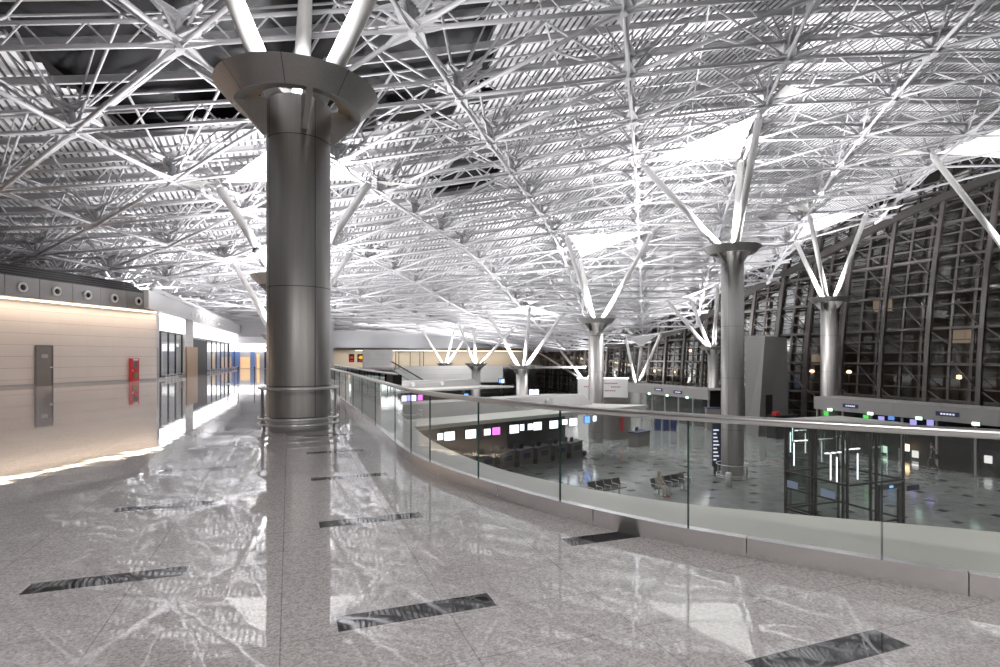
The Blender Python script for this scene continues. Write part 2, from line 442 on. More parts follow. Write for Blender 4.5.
# ---------------------------------------------------------------- space frame
E1 = Vector((7.4*math.cos(math.radians(7)), 7.4*math.sin(math.radians(7)))); E2 = Vector((1.2, 4.5)); O0 = Vector((-10.3, 18.0))
UP = 2.75
def latt(i, j):
    p = O0+E1*i+E2*j; return cb(p.x, p.y)
def ok(b, a): return -41 < b < 51 and -8 < a < 117
def low(i, j):
    b, a = latt(i, j); return Vector((b, a, h(b, a)))
def upn(i, j):
    b, a = latt(i, j); return Vector((b, a, h(b, a)+UP))
nodes = []
for j in range(-8, 34):
    for i in range(-16, 20):
        b, a = latt(i, j)
        if ok(b, a): nodes.append((i, j))
NS = set(nodes)
def camY(p): return S_*p.x+C_*p.y
def camX(p): return C_*p.x-S_*p.y
def rank(p, q):                                     # how large it shows from the walkway
    m = (p+q)/2; Y = camY(m)
    if Y < 2: return 0
    u = 500+F*camX(m)/Y; v = HZ-F*(m.z-EYE)/Y
    s = (p-q).length/Y
    return s if (-60 < u < 1060 and -60 < v) else s*.02
frame = thing('space_frame', 'white tubular steel space frame spanning the whole roof above the hall', 'roof truss', (0, 40, 9))
fan = []; lowc = []; diag = []; upc = []; plates = []
R_L, R_D, R_U = .088, .06, .05
for (i, j) in nodes:
    P = low(i, j)
    for (di, dj) in ((1, 0), (0, 1), (1, -1)):
        if (i+di, j+dj) in NS:
            Q = low(i+di, j+dj); lowc.append((rank(P, Q), P, Q, dj == 0))
    mids = [(.5, 0), (-.5, 0), (0, .5), (0, -.5), (.5, -.5), (-.5, .5)]
    for (di, dj) in mids:
        b, a = latt(i+di, j+dj)
        if ok(b, a): 
            Q = upn(i+di, j+dj); diag.append((rank(P, Q), P, Q))
    for (di, dj) in ((.22, .16), (-.22, .16), (.22, -.2), (-.22, -.2), (.02, .3)):
        b, a = latt(i+di, j+dj)
        if ok(b, a): Q = upn(i+di, j+dj); fan.append((rank(P, Q), P+Vector((0, 0, .5)), Q))
    # upper layer around this node
    k = [(.5, 0), (0, .5), (-.5, .5), (-.5, 0), (0, -.5), (.5, -.5)]
    for t in range(6):
        A = upn(i+k[t][0], j+k[t][1]); B = upn(i+k[(t+1) % 6][0], j+k[(t+1) % 6][1])
        upc.append((rank(A, B), A, B))
    nb = [low(i+di, j+dj) for (di, dj) in ((1, 0), (-1, 0), (0, 1), (0, -1), (1, -1), (-1, 1))]
    plates.append((rank(P, P+Vector((0, 0, 1))), P, nb))
def chord_mb(mb, P, Q, double):
    mb.tube(P, Q, R_L, 8)
    if double:
        up = Vector((0, 0, .78)); mb.tube(P+up, Q+up, R_L*.85, 8)
        n = 4
        for k in range(n):
            a = P.lerp(Q, (k+.12)/n); b = P.lerp(Q, (k+.5)/n)+up; c = P.lerp(Q, (k+.88)/n)
            mb.tube(a, b, .032, 5, caps=False); mb.tube(b, c, .032, 5, caps=False)
def plate_mb(mb, P, nb):
    up = Vector((0, 0, .78))
    for z in (Vector((0, 0, 0)), up):
        for q in nb:
            d = (q-P).normalized(); s = Vector((0, 0, 1)).cross(d).normalized()
            a = P+z; L = 1.15
            mb.plate([a+s*.34-d*.05, a+s*.30+d*.35, a+s*.10+d*L, a-s*.10+d*L, a-s*.30+d*.35, a-s*.34-d*.05], .05)
            w = Vector((0, 0, .15))
            mb.plate([a+w, a+d*.5+w*.8, a+d*1.2+w*.45, a+d*1.2-w*.45, a+d*.5-w*.8, a-w], .04)
    mb.tube(P-Vector((0, 0, .18)), P+up+Vector((0, 0, .22)), .15, 8)
def emit_parts(lst, name, fn, mats='white_steel', keep=100):
    lst.sort(key=lambda t: -t[0])
    for t in lst[:keep]:
        mb = MB(); fn(mb, *t[1:]); mb.build(name, mats, frame)
    mb = MB()
    for t in lst[keep:]: fn(mb, *t[1:])
    if mb.v: mb.build(name, mats, frame, kind='stuff')
emit_parts(lowc, 'lower_chord', chord_mb)
emit_parts(diag, 'diagonal_brace', lambda mb, P, Q: mb.tube(P, Q, R_D, 6, caps=False))
emit_parts(fan, 'fan_strut', lambda mb, P, Q: mb.tube(P, Q, .05, 6, .035, caps=False), 'grey_steel')
emit_parts(upc, 'upper_chord', lambda mb, P, Q: mb.tube(P, Q, R_U, 6, caps=False))
emit_parts(plates, 'node_plate', plate_mb)
pur = []
for jj in range(-16, 68):
    pts = []
    for ii in range(-32, 40):
        b, a = latt(ii/2, jj/2)
        if ok(b, a): pts.append(Vector((b, a, h(b, a)+UP+.55)))
    if len(pts) > 2: pur.append((rank(pts[0], pts[-1]), pts))
def purlin_mb(mb, pts):
    for p, q in zip(pts, pts[1:]):
        mb.beam(p, q, .14, .04); mb.beam(p+Vector((0, 0, .14)), q+Vector((0, 0, .14)), .04, .26); mb.beam(p+Vector((0, 0, .28)), q+Vector((0, 0, .28)), .14, .04)
emit_parts(pur, 'purlin', purlin_mb, 'purlin')

# ---------------------------------------------------------------- columns
LAMPS = []
def column(u, Y, rim, zf, tips, label, r=.67, sail=True, plinth=True, strut_r=.19, power=1.0, tips_out=True):
    C = P3((u-500)/F*Y, Y, 0); c = Vector((C.x, C.y, zf))
    t = thing('column', label, 'column', c)
    top = rim-.30; H = top
    mb = MB()
    prof = []
    z = zf+(.32 if plinth else 0)
    marks = [zf+1.0]+[zf+1.0+2.05*k for k in range(1, 9)]
    prof.append((r, z))
    mb.lathe([(r, z), (r, top), (r-.12, top), (r-.12, top-.2)], (c.x, c.y, 0), 48)
    for mz in (zf+.98, zf+3.1, zf+6.3, zf+9.5):
        if mz < top-.6: mb.lathe([(r+.002, mz-.008), (r+.003, mz+.008)], (c.x, c.y, 0), 48, 1)
    for k in range(4):
        an = math.radians(-62+90*k)
        d = Vector((math.cos(an), math.sin(an), 0)); s = Vector((-d.y, d.x, 0))
        a = Vector((c.x, c.y, 0))+d*(r+.003)
        mb.quad(a-s*.007+Vector((0, 0, z)), a+s*.007+Vector((0, 0, z)), a+s*.007+Vector((0, 0, top-.05)), a-s*.007+Vector((0, 0, top-.05)), 1)
    mb.build('shaft', ['steel', 'seam'], t)
    if plinth:
        MB().lathe([(r-.04, zf), (r-.04, zf+.3), (r-.1, zf+.33)], (c.x, c.y, 0), 48).build('plinth', 'fascia', t)
    k = r/.67
    R1, R0 = 1.71*k, 1.33*k; lz = rim-.42*k
    m = MB()
    o3 = (c.x, c.y, 0)
    m.lathe([(R0, lz), (R1, rim)], o3, 64)
    m.lathe([(R1, rim), (R1-.04, rim+.012)], o3, 64); m.lathe([(R1-.04, rim+.012), (R0-.04, lz+.03)], o3, 64)
    m.lathe([(R0, lz), (R0-.22*k, lz+.015)], o3, 64); m.lathe([(R0-.22*k, lz+.015), (R0-.22*k, lz+.10*k)], o3, 64)
    m.lathe([(R0-.22*k, lz+.10*k), (r+.16*k, lz+.16*k)], o3, 64, 1)
    for q in range(8):
        an = math.radians(33+45*q); d = Vector((math.cos(an), math.sin(an), 0)); w = Vector((-d.y, d.x, 0))*.008*k; v0 = Vector(o3)
        m.quad(v0+d*(R0+.004)-w+Vector((0, 0, lz)), v0+d*(R0+.004)+w+Vector((0, 0, lz)), v0+d*(R1+.004)+w+Vector((0, 0, rim)), v0+d*(R1+.004)-w+Vector((0, 0, rim)), 2)
    m.build('capital_ring', ['steel', 'warmglow', 'seam'], t)
    for q in range(4):
        an = math.radians(8+90*q)
        d = Vector((math.cos(an), math.sin(an), 0)); a = Vector((c.x, c.y, 0))
        m = MB().plate([a+d*(r-.01)+Vector((0, 0, lz-.62*k)), a+d*(r+.08*k)+Vector((0, 0, lz-.62*k)), a+d*(R0-.02)+Vector((0, 0, lz-.02)), a+d*(R1-.1)+Vector((0, 0, rim-.06)), a+d*(r-.01)+Vector((0, 0, lz+.12))], .12*k)
        m.build('bracket', 'steel', t)
    T = []
    for tp in tips:
        if len(tp) == 3 and not isinstance(tp, Vector): p = pY(tp[0], tp[1], tp[2])
        elif isinstance(tp, Vector): p = tp
        else: p = hit_roof(tp[0], tp[1])
        T.append(p)
    for p in T:
        d = Vector((p.x-c.x, p.y-c.y, 0))
        d = d.normalized()*min(.38*k, d.length)
        s0 = Vector((c.x, c.y, lz-.02))+d
        e = p-(p-s0).normalized()*.3
        m = MB(); m.tube(s0, e, strut_r, 14); m.tube(e, p, strut_r, 14, .05)
        w = (p-s0).normalized(); m.plate([p-w*.5+Vector((0, 0, .25)), p+Vector((0, 0, .35)), p+Vector((0, 0, -.1)), p-w*.5-Vector((0, 0, .2))], .05)
        m.build('strut', 'strut', t)
    if sail:
        g = (T[0]+T[1]+T[2])/3; n = 8; m = MB(); vs = []; idx = {}
        A, B, D = [p+(g-p)*.07 for p in T]
        for i in range(n+1):
            for j in range(n+1-i):
                wa, wb = i/n, j/n; wc = 1-wa-wb
                p = A*wa+B*wb+D*wc
                p = p+(g-p)*(.5*(wa*wb+wb*wc+wa*wc-3*wa*wb*wc*1.0))*.35
                p = p+Vector((0, 0, -.5*(wa*wb*wc)*6*.2))
                idx[(i, j)] = len(vs); vs.append(p)
        fs = []
        for i in range(n):
            for j in range(n-i):
                fs.append((idx[(i, j)], idx[(i+1, j)], idx[(i, j+1)]))
                if i+j < n-1: fs.append((idx[(i+1, j)], idx[(i+1, j+1)], idx[(i, j+1)]))
        m.add(vs, fs, 0, True); m.build('fabric_sail', 'sail', t)
        for q, p in enumerate(T if tips_out else []):
            o = (p-g); o.z = 0; o.normalize(); w = Vector((-o.y, o.x, 0))
            f = [p+Vector((0, 0, .05)), p+o*2.3+w*.75+Vector((0, 0, .25)), p+o*2.5-w*.75+Vector((0, 0, .2))]
            MB().add(f, [(0, 1, 2)]).build('sail_tip', 'sail', t)
    LAMPS.append((c.x, c.y, rim+.05, power))
    return t, c

c1, c1c = column(299, 12.4, 7.44, 0.0, [P3(-7.2, 11, 13.3), P3(-.3, 11, 13.5), P3(-5.9, 17, 12.6)], 'large steel column with flared ring capital standing on the near granite walkway', sail=True, strut_r=.2, power=.2, tips_out=False)
c2, c2c = column(732.5, 35, 8.45, ZL, [(641, 163), (760, 112), (741, 159)], 'tall steel column right of centre rising from the lower hall with a guard rail', strut_r=.2)
c3, c3c = column(596, 50, 5.0, ZL, [(566, 235), (653, 231), (580, 258)], 'steel column rising through the tip of the nearest check-in canopy')
c4, c4c = column(829, 50.2, 6.9, ZL, [(809, 213), (867, 212), (795, 240)], 'steel column behind the right-hand entrance vestibule beam', power=.55)
c9, c9c = column(1027, 38, 8.0, ZL, [(931, 154), (1045, 108), (1065, 165)], 'column at the right edge, only its slanting white strut and sail in view', power=.4)
c0b, _ = column(290, 26, 5.3, 0.0, [(217, 184), (371, 181), (297, 122)], 'column hidden behind the near column, its sail and struts showing either side', power=.8)
c0c, _ = column(286, 40, 3.2, 0.0, [(233, 262), (353, 250), (292, 226)], 'second column back behind the near column, only its strut ends showing', power=1.0)
c0d, _ = column(283, 56, 2.6, 0.0, [(250, 293), (330, 288), (290, 270)], 'farthest walkway column hidden behind the near column', sail=False, power=.9)
c5, c5c = column(522, 66, .65, ZL, [(488, 313), (562, 315), (530, 305)], 'short steel column with three white struts between the two check-in canopies')
c6, c6c = column(476, 83, .7, ZL, [(458, 322), (474, 326), (515, 327)], 'distant steel column rising through the middle of the farther check-in canopy', sail=False)
c7, c7c = column(445, 100, .5, ZL, [(421, 328), (454, 330), (468, 334)], 'farthest small column in front of the white parapet, left of the escalator end', sail=False, r=.6)
c8, c8c = column(713, 66, 2.8, ZL, [(668, 302), (718, 284), (690, 298)], 'slim column just left of the tall right column, behind it', r=.6, power=.7)
c10, _ = column(637, 81, -2.0, ZL, [(626, 338, 80), (661, 333, 76), (641, 348, 73)], 'column hidden by the farther vestibule, its white sail and struts above the beam', r=.6, power=.6)
c11, _ = column(586, 97, -2.2, ZL, [(538, 352), (560, 350), (602, 348)], 'column behind the white billboard, its struts fanning above it', r=.6, sail=False, power=.7)

def guard(c, label, R=.83, zf=0.0):
    g = thing('guard_rail', label, 'rail', c)
    for z, rr in ((.93, .024), (.29, .022), (.17, .022)):
        MB().path([(c.x+R*math.cos(2*PI*k/40), c.y+R*math.sin(2*PI*k/40), zf+z) for k in range(40)], rr, 8, closed=True).build('hoop', 'rail', g)
    for k in (0, 1, 2):
        an = math.radians(20.65*-1+90*k+2); d = Vector((math.cos(an), math.sin(an), 0)); s = Vector((-d.y, d.x, 0))
        b = Vector((c.x, c.y, zf))+d*(R-.01); b2 = Vector((c.x, c.y, zf))+d*(R-.09)
        m = MB().plate([b2, b2+d*.03, b+Vector((0, 0, .17)), b+Vector((0, 0, .93)), b-d*.035+Vector((0, 0, .93)), b-d*.06+Vector((0, 0, .2))], .07)
        m.build('post', 'fascia', g)
guard(c1c, 'round stainless guard rail around the foot of the near walkway column')
guard(c2c, 'round guard rail around the column foot on the lower hall floor', .95, ZL)

# ---------------------------------------------------------------- balustrades
def arc_len(pts):
    L = [0]
    for p, q in zip(pts, pts[1:]): L.append(L[-1]+math.hypot(q[0]-p[0], q[1]-p[1]))
    return L
def balustrade(pts, label, joints_u=None, n_panels=None, zf=0.0, plinth=True, warmglow=False):
    P = [Vector((x, y, 0)) for x, y in pts]; L = arc_len(pts)
    t = thing('glass_balustrade', label, 'balustrade', (P[len(P)//2].x, P[len(P)//2].y, zf))
    def at(s):
        s = min(max(s, 0), L[-1]-1e-6); i = 0
        while L[i+1] <= s: i += 1
        return P[i].lerp(P[i+1], (s-L[i])/(L[i+1]-L[i]))
    def nrm(s):
        d = (at(s+.05)-at(s-.05)).normalized(); return Vector((d.y, -d.x, 0))
    if joints_u:
        js = []
        for uu in joints_u:
            best = min(range(int(L[-1]*50)), key=lambda k: abs(500+F*camX(at(k/50))/max(camY(at(k/50)), .1)-uu) if camY(at(k/50)) > 1 else 1e9)
            js.append(best/50)
        js = sorted(js)
        ends = [0.0]+js+[L[-1]]
        full = [ends[0]]
        for a, b in zip(ends, ends[1:]):
            n = max(1, round((b-a)/2.2)); full += [a+(b-a)*k/n for k in range(1, n+1)]
        cuts = full
    else: cuts = [L[-1]*k/n_panels for k in range(n_panels+1)]
    for a, b in zip(cuts, cuts[1:]):
        n = max(2, int((b-a)/.25)); m = MB(); th = .009
        for k in range(n):
            s0 = a+.006+(b-a-.012)*k/n; s1 = a+.006+(b-a-.012)*(k+1)/n
            p, q = at(s0), at(s1)
            m.quad(p+Vector((0, 0, zf+.15)), q+Vector((0, 0, zf+.15)), q+Vector((0, 0, zf+1.075)), p+Vector((0, 0, zf+1.075)), 0)
        for s in (a+.004, b-.004):
            p = at(s); nn = nrm(s)*th; d = Vector((-nrm(s).y, nrm(s).x, 0))*.0022
            m.add([p-nn-d+Vector((0,0,zf+.15)), p+nn-d+Vector((0,0,zf+.15)), p+nn+d+Vector((0,0,zf+.15)), p-nn+d+Vector((0,0,zf+.15)), p-nn-d+Vector((0,0,zf+1.075)), p+nn-d+Vector((0,0,zf+1.075)), p+nn+d+Vector((0,0,zf+1.075)), p-nn+d+Vector((0,0,zf+1.075))],
                  [(0,1,5,4),(1,2,6,5),(2,3,7,6),(3,0,4,7)], 1)
        m.build('glass_panel', ['glass', 'glass_edge'], t)
    if plinth:
        step = 1.35; n = int(L[-1]/step)
        for k in range(n):
            a = k*L[-1]/n+.004; b = (k+1)*L[-1]/n-.004; m = MB(); q = 6
            for i in range(q):
                s0 = a+(b-a)*i/q; s1 = a+(b-a)*(i+1)/q
                p0, p1 = at(s0), at(s1); n0, n1 = nrm(s0)*.045, nrm(s1)*.045
                z0, z1 = Vector((0, 0, zf)), Vector((0, 0, zf+.155))
                for sg in (-1, 1): m.quad(p0+n0*sg+z0, p1+n1*sg+z0, p1+n1*sg+z1, p0+n0*sg+z1)
                m.quad(p0-n0+z1, p1-n1+z1, p1+n1+z1, p0+n0+z1)
            m.build('kick_plate', 'plinth', t)
    MB().path([at(L[-1]*k/140)+Vector((0, 0, zf+1.09)) for k in range(141)], .034, 10).build('handrail', 'rail', t)
    return t
balustrade(base_pts, 'curved frameless glass balustrade with steel handrail along the walkway edge', [362, 395, 411, 430, 478.5, 560, 689, 881])
sb = [cb(x, y) for x, y in [(-3.05, 16.6), (-3.7, 18.0), (-5.2, 21.8), (-7.0, 26.6), (-10.7, 36.4)]]
sbt = balustrade(sb, 'short straight glass balustrade beyond the curved one ending in a dark newel box', n_panels=8)
e0 = Vector((*sb[0], 0)); d = (Vector((*sb[1], 0))-e0).normalized()
m = MB(); m.wallseg((e0-d*.02)[:2], (e0+d*.75)[:2], .72, 1.07, .28); m.build('newel_box', 'black', sbt, label='black box at the end of the glass')

# ---------------------------------------------------------------- left concourse
W0 = cb(-27.3, 14.0); Wa = cb(-25.6, 28.7); W1 = cb(-23.7, 38.6); W2 = cb(-33.6, 69); W3 = cb(-41.5, 92)
wp = lambda t: (Wa[0]+(W1[0]-Wa[0])*t, Wa[1]+(W1[1]-Wa[1])*t)
dW = (Vector(W1)-Vector(Wa)).normalized(); nW = Vector((dW.y, -dW.x))      # towards the walkway
Wb = tuple(Vector(Wa)-dW*16)
struct(MB().wallseg(Wb, W1, 0, 6.0, .3, side=-1).build('wall_left', 'wall'))
struct(MB().wallseg(tuple(Vector(Wb)+nW*.02), tuple(Vector(W1)+nW*.02), 0, .14, .03, side=1).build('baseboard_left', 'fascia'))
# hanging fascia with air nozzles
fo = nW*.75
FL = (Vector(W1)-Vector(Wb)).length
m = MB()
npan = 10; pts = [Vector(Wb)+dW*FL*k/npan for k in range(npan+1)]
fz0, fz1 = 4.68, 5.75
uu = [-28, 3.5, 38.5, 71, 99.5, 125.5, 148.5]
# seams where the photograph shows them
def on_fascia(u):
    best = min(range(0, 2600), key=lambda k: abs(500+F*camX(Vector((*(Vector(Wb)+fo+dW*k*.012), 0)))/max(.5, camY(Vector((*(Vector(Wb)+fo+dW*k*.012), 0))))-u) )
    return best*.012
cuts = [0.0, 3.5, 7.0]+[on_fascia(u) for u in uu[1:]]
cuts = sorted(c for c in cuts if c >= 0)
for a, b in zip(cuts, cuts[1:]):
    p = Vector(Wb)+fo+dW*(a+.012); q = Vector(Wb)+fo+dW*(b-.012)
    m.wallseg(tuple(p), tuple(q), fz0, fz1, .08, side=1)
m.wallseg(tuple(Vector(Wb)+fo*.95), tuple(Vector(Wb)+fo*.95+dW*cuts[-1]), fz0+.02, fz1-.02, .05, 1, side=1)
e = Vector(Wb)+dW*cuts[-1]
m.wallseg(tuple(Vector(e)), tuple(Vector(e)+fo*1.1), fz0, fz1, .08)
m.prism([tuple(Vector(Wb)), tuple(Vector(Wb)+fo), tuple(e+fo), tuple(e)], fz1-.03, fz1)
m.prism([tuple(Vector(Wb)+nW*.3), tuple(Vector(Wb)+fo), tuple(e+fo), tuple(e+nW*.3)], fz0, fz0+.03)
struct(m.build('trim_2', ['fascia', 'seam']))
# ribbed attic above the fascia
m = MB(); za = 6.5
for k in range(9):
    z = fz1+.02+k*.085
    o = .7-k*.14
    m.wallseg(tuple(Vector(Wb)+nW*o), tuple(e+nW*o-dW*.3), z, z+.055, .14, k % 2, side=0)
m.wallseg(tuple(Vector(Wb)+nW*-.5), tuple(e+nW*-.5-dW*.3), fz1, fz1+.75, .1, 1)
struct(m.build('trim_3', ['darkgrey', 'black']))
nz = MB(); nz.lathe([(.0, .02), (.12, .02), (.12, .10), (.20, .10), (.25, .07), (.25, 0)], (0, 0, 0), 24)
def nozzle(p, n, label, s=1.0, grp=None, mesh=[None]):
    t = thing('air_nozzle', label, 'vent', (p.x, p.y, p.z), 0, grp)
    t.rotation_euler = (Vector((0, 0, 1)).rotation_difference(Vector((n.x, n.y, 0)))).to_euler(); t.scale = (s, s, s)
    MB().lathe([(.15, .03), (.17, .10), (.22, .10), (.27, .05), (.27, 0)], (0, 0, 0), 24).build('ring', 'rail', t, local=True)
    MB().lathe([(.0, .075), (.11, .06), (.155, .035)], (0, 0, 0), 24).build('throat', 'black', t, local=True, label='black round opening')
    return t
nz_lab = ['round air nozzle at the left end of the grey fascia over the beige wall', 'round air nozzle second from left on the grey fascia above the door', 'round air nozzle in the middle of the five on the grey fascia', 'round air nozzle fourth from left on the grey fascia', 'round air nozzle nearest the corner of the grey fascia']
for lab, u in zip(nz_lab, (20.5, 55, 86, 113, 137)):
    k = on_fascia(u); p = Vector(Wb)+fo+dW*k+nW*.09
    nozzle(Vector((p.x, p.y, 5.2)), Vector((nW.x, nW.y, 0)), lab)
# door, fire cabinet
def wall_t(u):
    best = min(range(0, 2600), key=lambda k: abs(500+F*camX(Vector((*(Vector(Wb)+dW*k*.012), 0)))/max(.5, camY(Vector((*(Vector(Wb)+dW*k*.012), 0))))-u))
    return best*.012
a, b = wall_t(34), wall_t(52)
p = Vector(Wb)+dW*a; q = Vector(Wb)+dW*b
m = MB(); m.wallseg(tuple(p+nW*.02), tuple(q+nW*.02), 0, 2.2, .05, side=1)
dr = struct(m.build('door_1', 'door'))
m = MB()
for (s0, s1) in ((p, p+dW*.07), (q-dW*.07, q)): m.wallseg(tuple(s0+nW*.07), tuple(s1+nW*.07), 0, 2.25, .03, side=1)
m.wallseg(tuple(p+nW*.07), tuple(q+nW*.07), 2.18, 2.25, .03, side=1); m.build('door_frame', 'darkgrey', dr)
m = MB(); c = p.lerp(q, .8); m.wallseg(tuple(c+nW*.07), tuple(c+dW*.14+nW*.07), 1.0, 1.05, .06, side=1); m.build('door_handle', 'rail', dr)
m = MB(); c = p.lerp(q, .35); m.wallseg(tuple(c+nW*.07), tuple(c+dW*.35+nW*.07), 1.55, 1.75, .01, side=1); m.build('notice_plate', 'fascia', dr)
a, b = wall_t(128.5), wall_t(136); p = Vector(Wb)+dW*a; q = Vector(Wb)+dW*b; cc = (p+q)/2
fc = thing('fire_cabinet', 'red fire hose cabinet on the beige wall near the corner', 'cabinet', (cc.x, cc.y, 0))
MB().wallseg(tuple(p+nW*.03), tuple(q+nW*.03), .03, 1.5, .22, side=1).build('case', 'red', fc)
w = (q-p).length; du = (q-p).normalized()
MB().wallseg(tuple(p+du*w*.25+nW*.26), tuple(p+du*w*.75+nW*.26), .95, 1.3, .02, side=1).build('window_pane', 'darkgrey', fc, label='dark square window in the upper cabinet')
MB().wallseg(tuple(p+du*w*.25+nW*.26), tuple(p+du*w*.75+nW*.26), .22, .58, .02, side=1).build('window_pane', 'green', fc, label='greenish window in the lower cabinet').data.materials[0] = mat('extinguisher_window', (.12, .16, .06), .3)
MB().wallseg(tuple(p+du*w*.2+nW*.26), tuple(p+du*w*.8+nW*.26), 1.38, 1.46, .02, side=1).build('sign_strip', 'whitefascia', fc)
MB().wallseg(tuple(p+du*w*.05+nW*.26), tuple(p+du*w*.15+nW*.26), .68, .76, .03, side=1).build('latch', 'rail', fc)

# shop side running away from the corner
D2 = (Vector(W2)-Vector(W1)).normalized(); N2 = Vector((D2.y, -D2.x)); L2 = (Vector(W3)-Vector(W1)).length
Wp = lambda s, o=0.0: tuple(Vector(W1)+D2*s+N2*o)
def s_at(u, o=0.0):
    best = min(range(0, 4500), key=lambda k: abs(500+F*camX(Vector((*Wp(k*.0125, o), 0)))/camY(Vector((*Wp(k*.0125, o), 0)))-u)); return best*.0125
sc = min((k*.01-4 for k in range(500)), key=lambda s: abs(500+F*camX(Vector((*Wp(s, .55), 0)))/camY(Vector((*Wp(s, .55), 0)))-148.5))
m = MB(); m.wallseg(Wp(sc, .55), Wp(L2, .55), 4.68, 5.8, .25, side=-1)
m.wallseg(Wp(-.9, .25), Wp(L2, .25), 5.8, 5.86, 1.0); m.wallseg(Wp(.3, -.4), Wp(L2, -.4), 5.85, 6.5, .2)
m.prism([Wp(-.2, -.6), Wp(L2, -.6), Wp(L2, .5), Wp(-.2, .5)], 4.68, 4.73)
struct(m.build('trim_4', 'whitefascia'))
for k in range(12):
    s = 8.5+k*1.55; p = Wp(s, .57)
    nozzle(Vector((p[0], p[1], 5.15)), Vector((N2.x, N2.y, 0)), 'small dark nozzle in the long row on the white shop fascia', .8, 'nozzles along the white shop fascia')
# back wall of the shop bays, dim interiors
struct(MB().wallseg(Wp(0, -5), Wp(L2, -5), 0, 6.0, .2).build('wall_shops', 'plaster'))
struct(MB().wallseg(Wp(.15, 0), Wp(.15, -5), 0, 4.7, .3).build('wall_shop_side', 'wall'))
sA, sB, sC, sD = s_at(160), s_at(182), s_at(184), s_at(190.5)
sE, sF, sG = s_at(198), s_at(206.5), s_at(262)
# bay 1: lightbox sign over a glass front
def shopfront(name, s0, s1, z0, z1, n, label):
    f = bpy.data.objects.new(name, None); COL.objects.link(f); f.location = (*Wp((s0+s1)/2), 0); f['kind'] = 'structure'
    for k in range(n):
        a = s0+(s1-s0)*k/n; b = s0+(s1-s0)*(k+1)/n
        MB().quad((*Wp(a+.03), z0), (*Wp(b-.03), z0), (*Wp(b-.03), z1), (*Wp(a+.03), z1)).build('pane', 'glass_clear', f)
    m = MB()
    for k in range(n+1): 
        a = s0+(s1-s0)*k/n; m.wallseg(Wp(a-.04), Wp(a+.04), z0-.1, z1, .12)
    m.wallseg(Wp(s0), Wp(s1), z1-.08, z1, .12); m.wallseg(Wp(s0), Wp(s1), z0-.1, z0, .14); m.build('window_frame', 'dark', f)
    m = MB()
    for k in range(n*2): m.wallseg(Wp(s0+.3+k*(s1-s0-.5)/(n*2), .3), Wp(s0+.34+k*(s1-s0-.5)/(n*2), .3), 0, .3, .04)
    m.wallseg(Wp(s0, .3), Wp(s1, .3), .26, .31, .05); m.wallseg(Wp(s0, .3), Wp(s1, .3), .13, .17, .04); m.build('bumper_rail', 'rail', f)
    return f
shopfront('window_2', sA+.1, sB-.05, .25, 3.45, 3, '')
tag(MB().wallseg(Wp(sA+.05, .1), Wp(sB-.05, .1), 3.5, 4.62, .3).build('lightbox_sign', 'lightbox'), 'blank glowing white lightbox over the first shopfront past the corner', 'sign')
for q in range(2):
    t = thing('shop_display', ['bright display panel inside the first shopfront, left one', 'bright display panel inside the first shopfront, right one'][q], 'display', (*Wp(sA+1.4+q*2.0, -1.2), 0))
    MB().wallseg(Wp(sA+.8+q*2.0, -1.2), Wp(sA+2.1+q*1.9, -1.2), 2.3+.1*q, 3.3, .1).build('lit_panel', 'lightbox', t)
    MB().wallseg(Wp(sA+.8+q*2.0, -1.2), Wp(sA+2.1+q*1.9, -1.2), 0, 2.28, .3).build('cabinet', 'counter', t)
struct(MB().wallseg(Wp(sB), Wp(sD-.2, 0), 0, 4.7, .5).build('wall_pier', 'whitewall'))
tag(MB().wallseg(Wp(s_at(186.5, .35), .35), Wp(s_at(197, .35), .35), 0, 2.45, .12).build('wooden_panel', 'wood'), 'lit brown wooden panel leaning beside the dark shop opening', 'panel')
struct(MB().wallseg(Wp(s_at(192.5), -.1), Wp(sF, -.1), 0, 3.2, .3).build('door_2', 'black'))
tag(MB().wallseg(Wp(sD, .1), Wp(sG, .1), 3.4, 4.55, .3).build('lightbox_sign', 'lightbox'), 'long blank glowing white lightbox band running along the far shopfronts', 'sign')
shopfront('window_3', sF, s_at(228), .25, 3.3, 5, '')
f4 = shopfront('window_4', s_at(229), sG, .25, 3.3, 5, '')
struct(MB().wallseg(Wp(s_at(229), -.9), Wp(sG, -.9), 0, 3.3, .1).build('wall_blue_shop', 'blueroom'))
# end of the concourse
ea = 84.0
e0x, e1x = -18.0, 6.0
struct(MB().box((e0x-14, ea, 0), (e1x, ea+.4, 9)).build('wall_back', 'plaster'))
tag(MB().box((e0x+2, ea-.6, 2.35), (e1x-4, ea-.05, 3.3)).build('lightbox_sign', 'lightbox'), 'blank glowing white band over the shops closing the end of the concourse', 'sign')
struct(MB().box((e0x, ea-.8, 3.5), (e1x-3, ea-.02, 4.35)).build('trim_5', 'whitefascia'))
for k, (x0, x1, mt) in enumerate([(-8, -6.25, 'blueroom'), (-6.2, -5.0, 'amberroom'), (-4.95, -4.4, 'blueroom'), (-4.15, -3.8, 'amberroom'), (-3.2, 2, 'blue')]):
    w = MB().box((x0, ea-.12, .05), (x1, ea-.02, (2.4, 1.6, 2.4, 2.0, 2.4)[k])).build('window_%d' % (5+k), mt); struct(w)
struct(MB().box((-48, -14.4, 0), (60, -14, 16)).build('wall_rear', 'whitewall'))
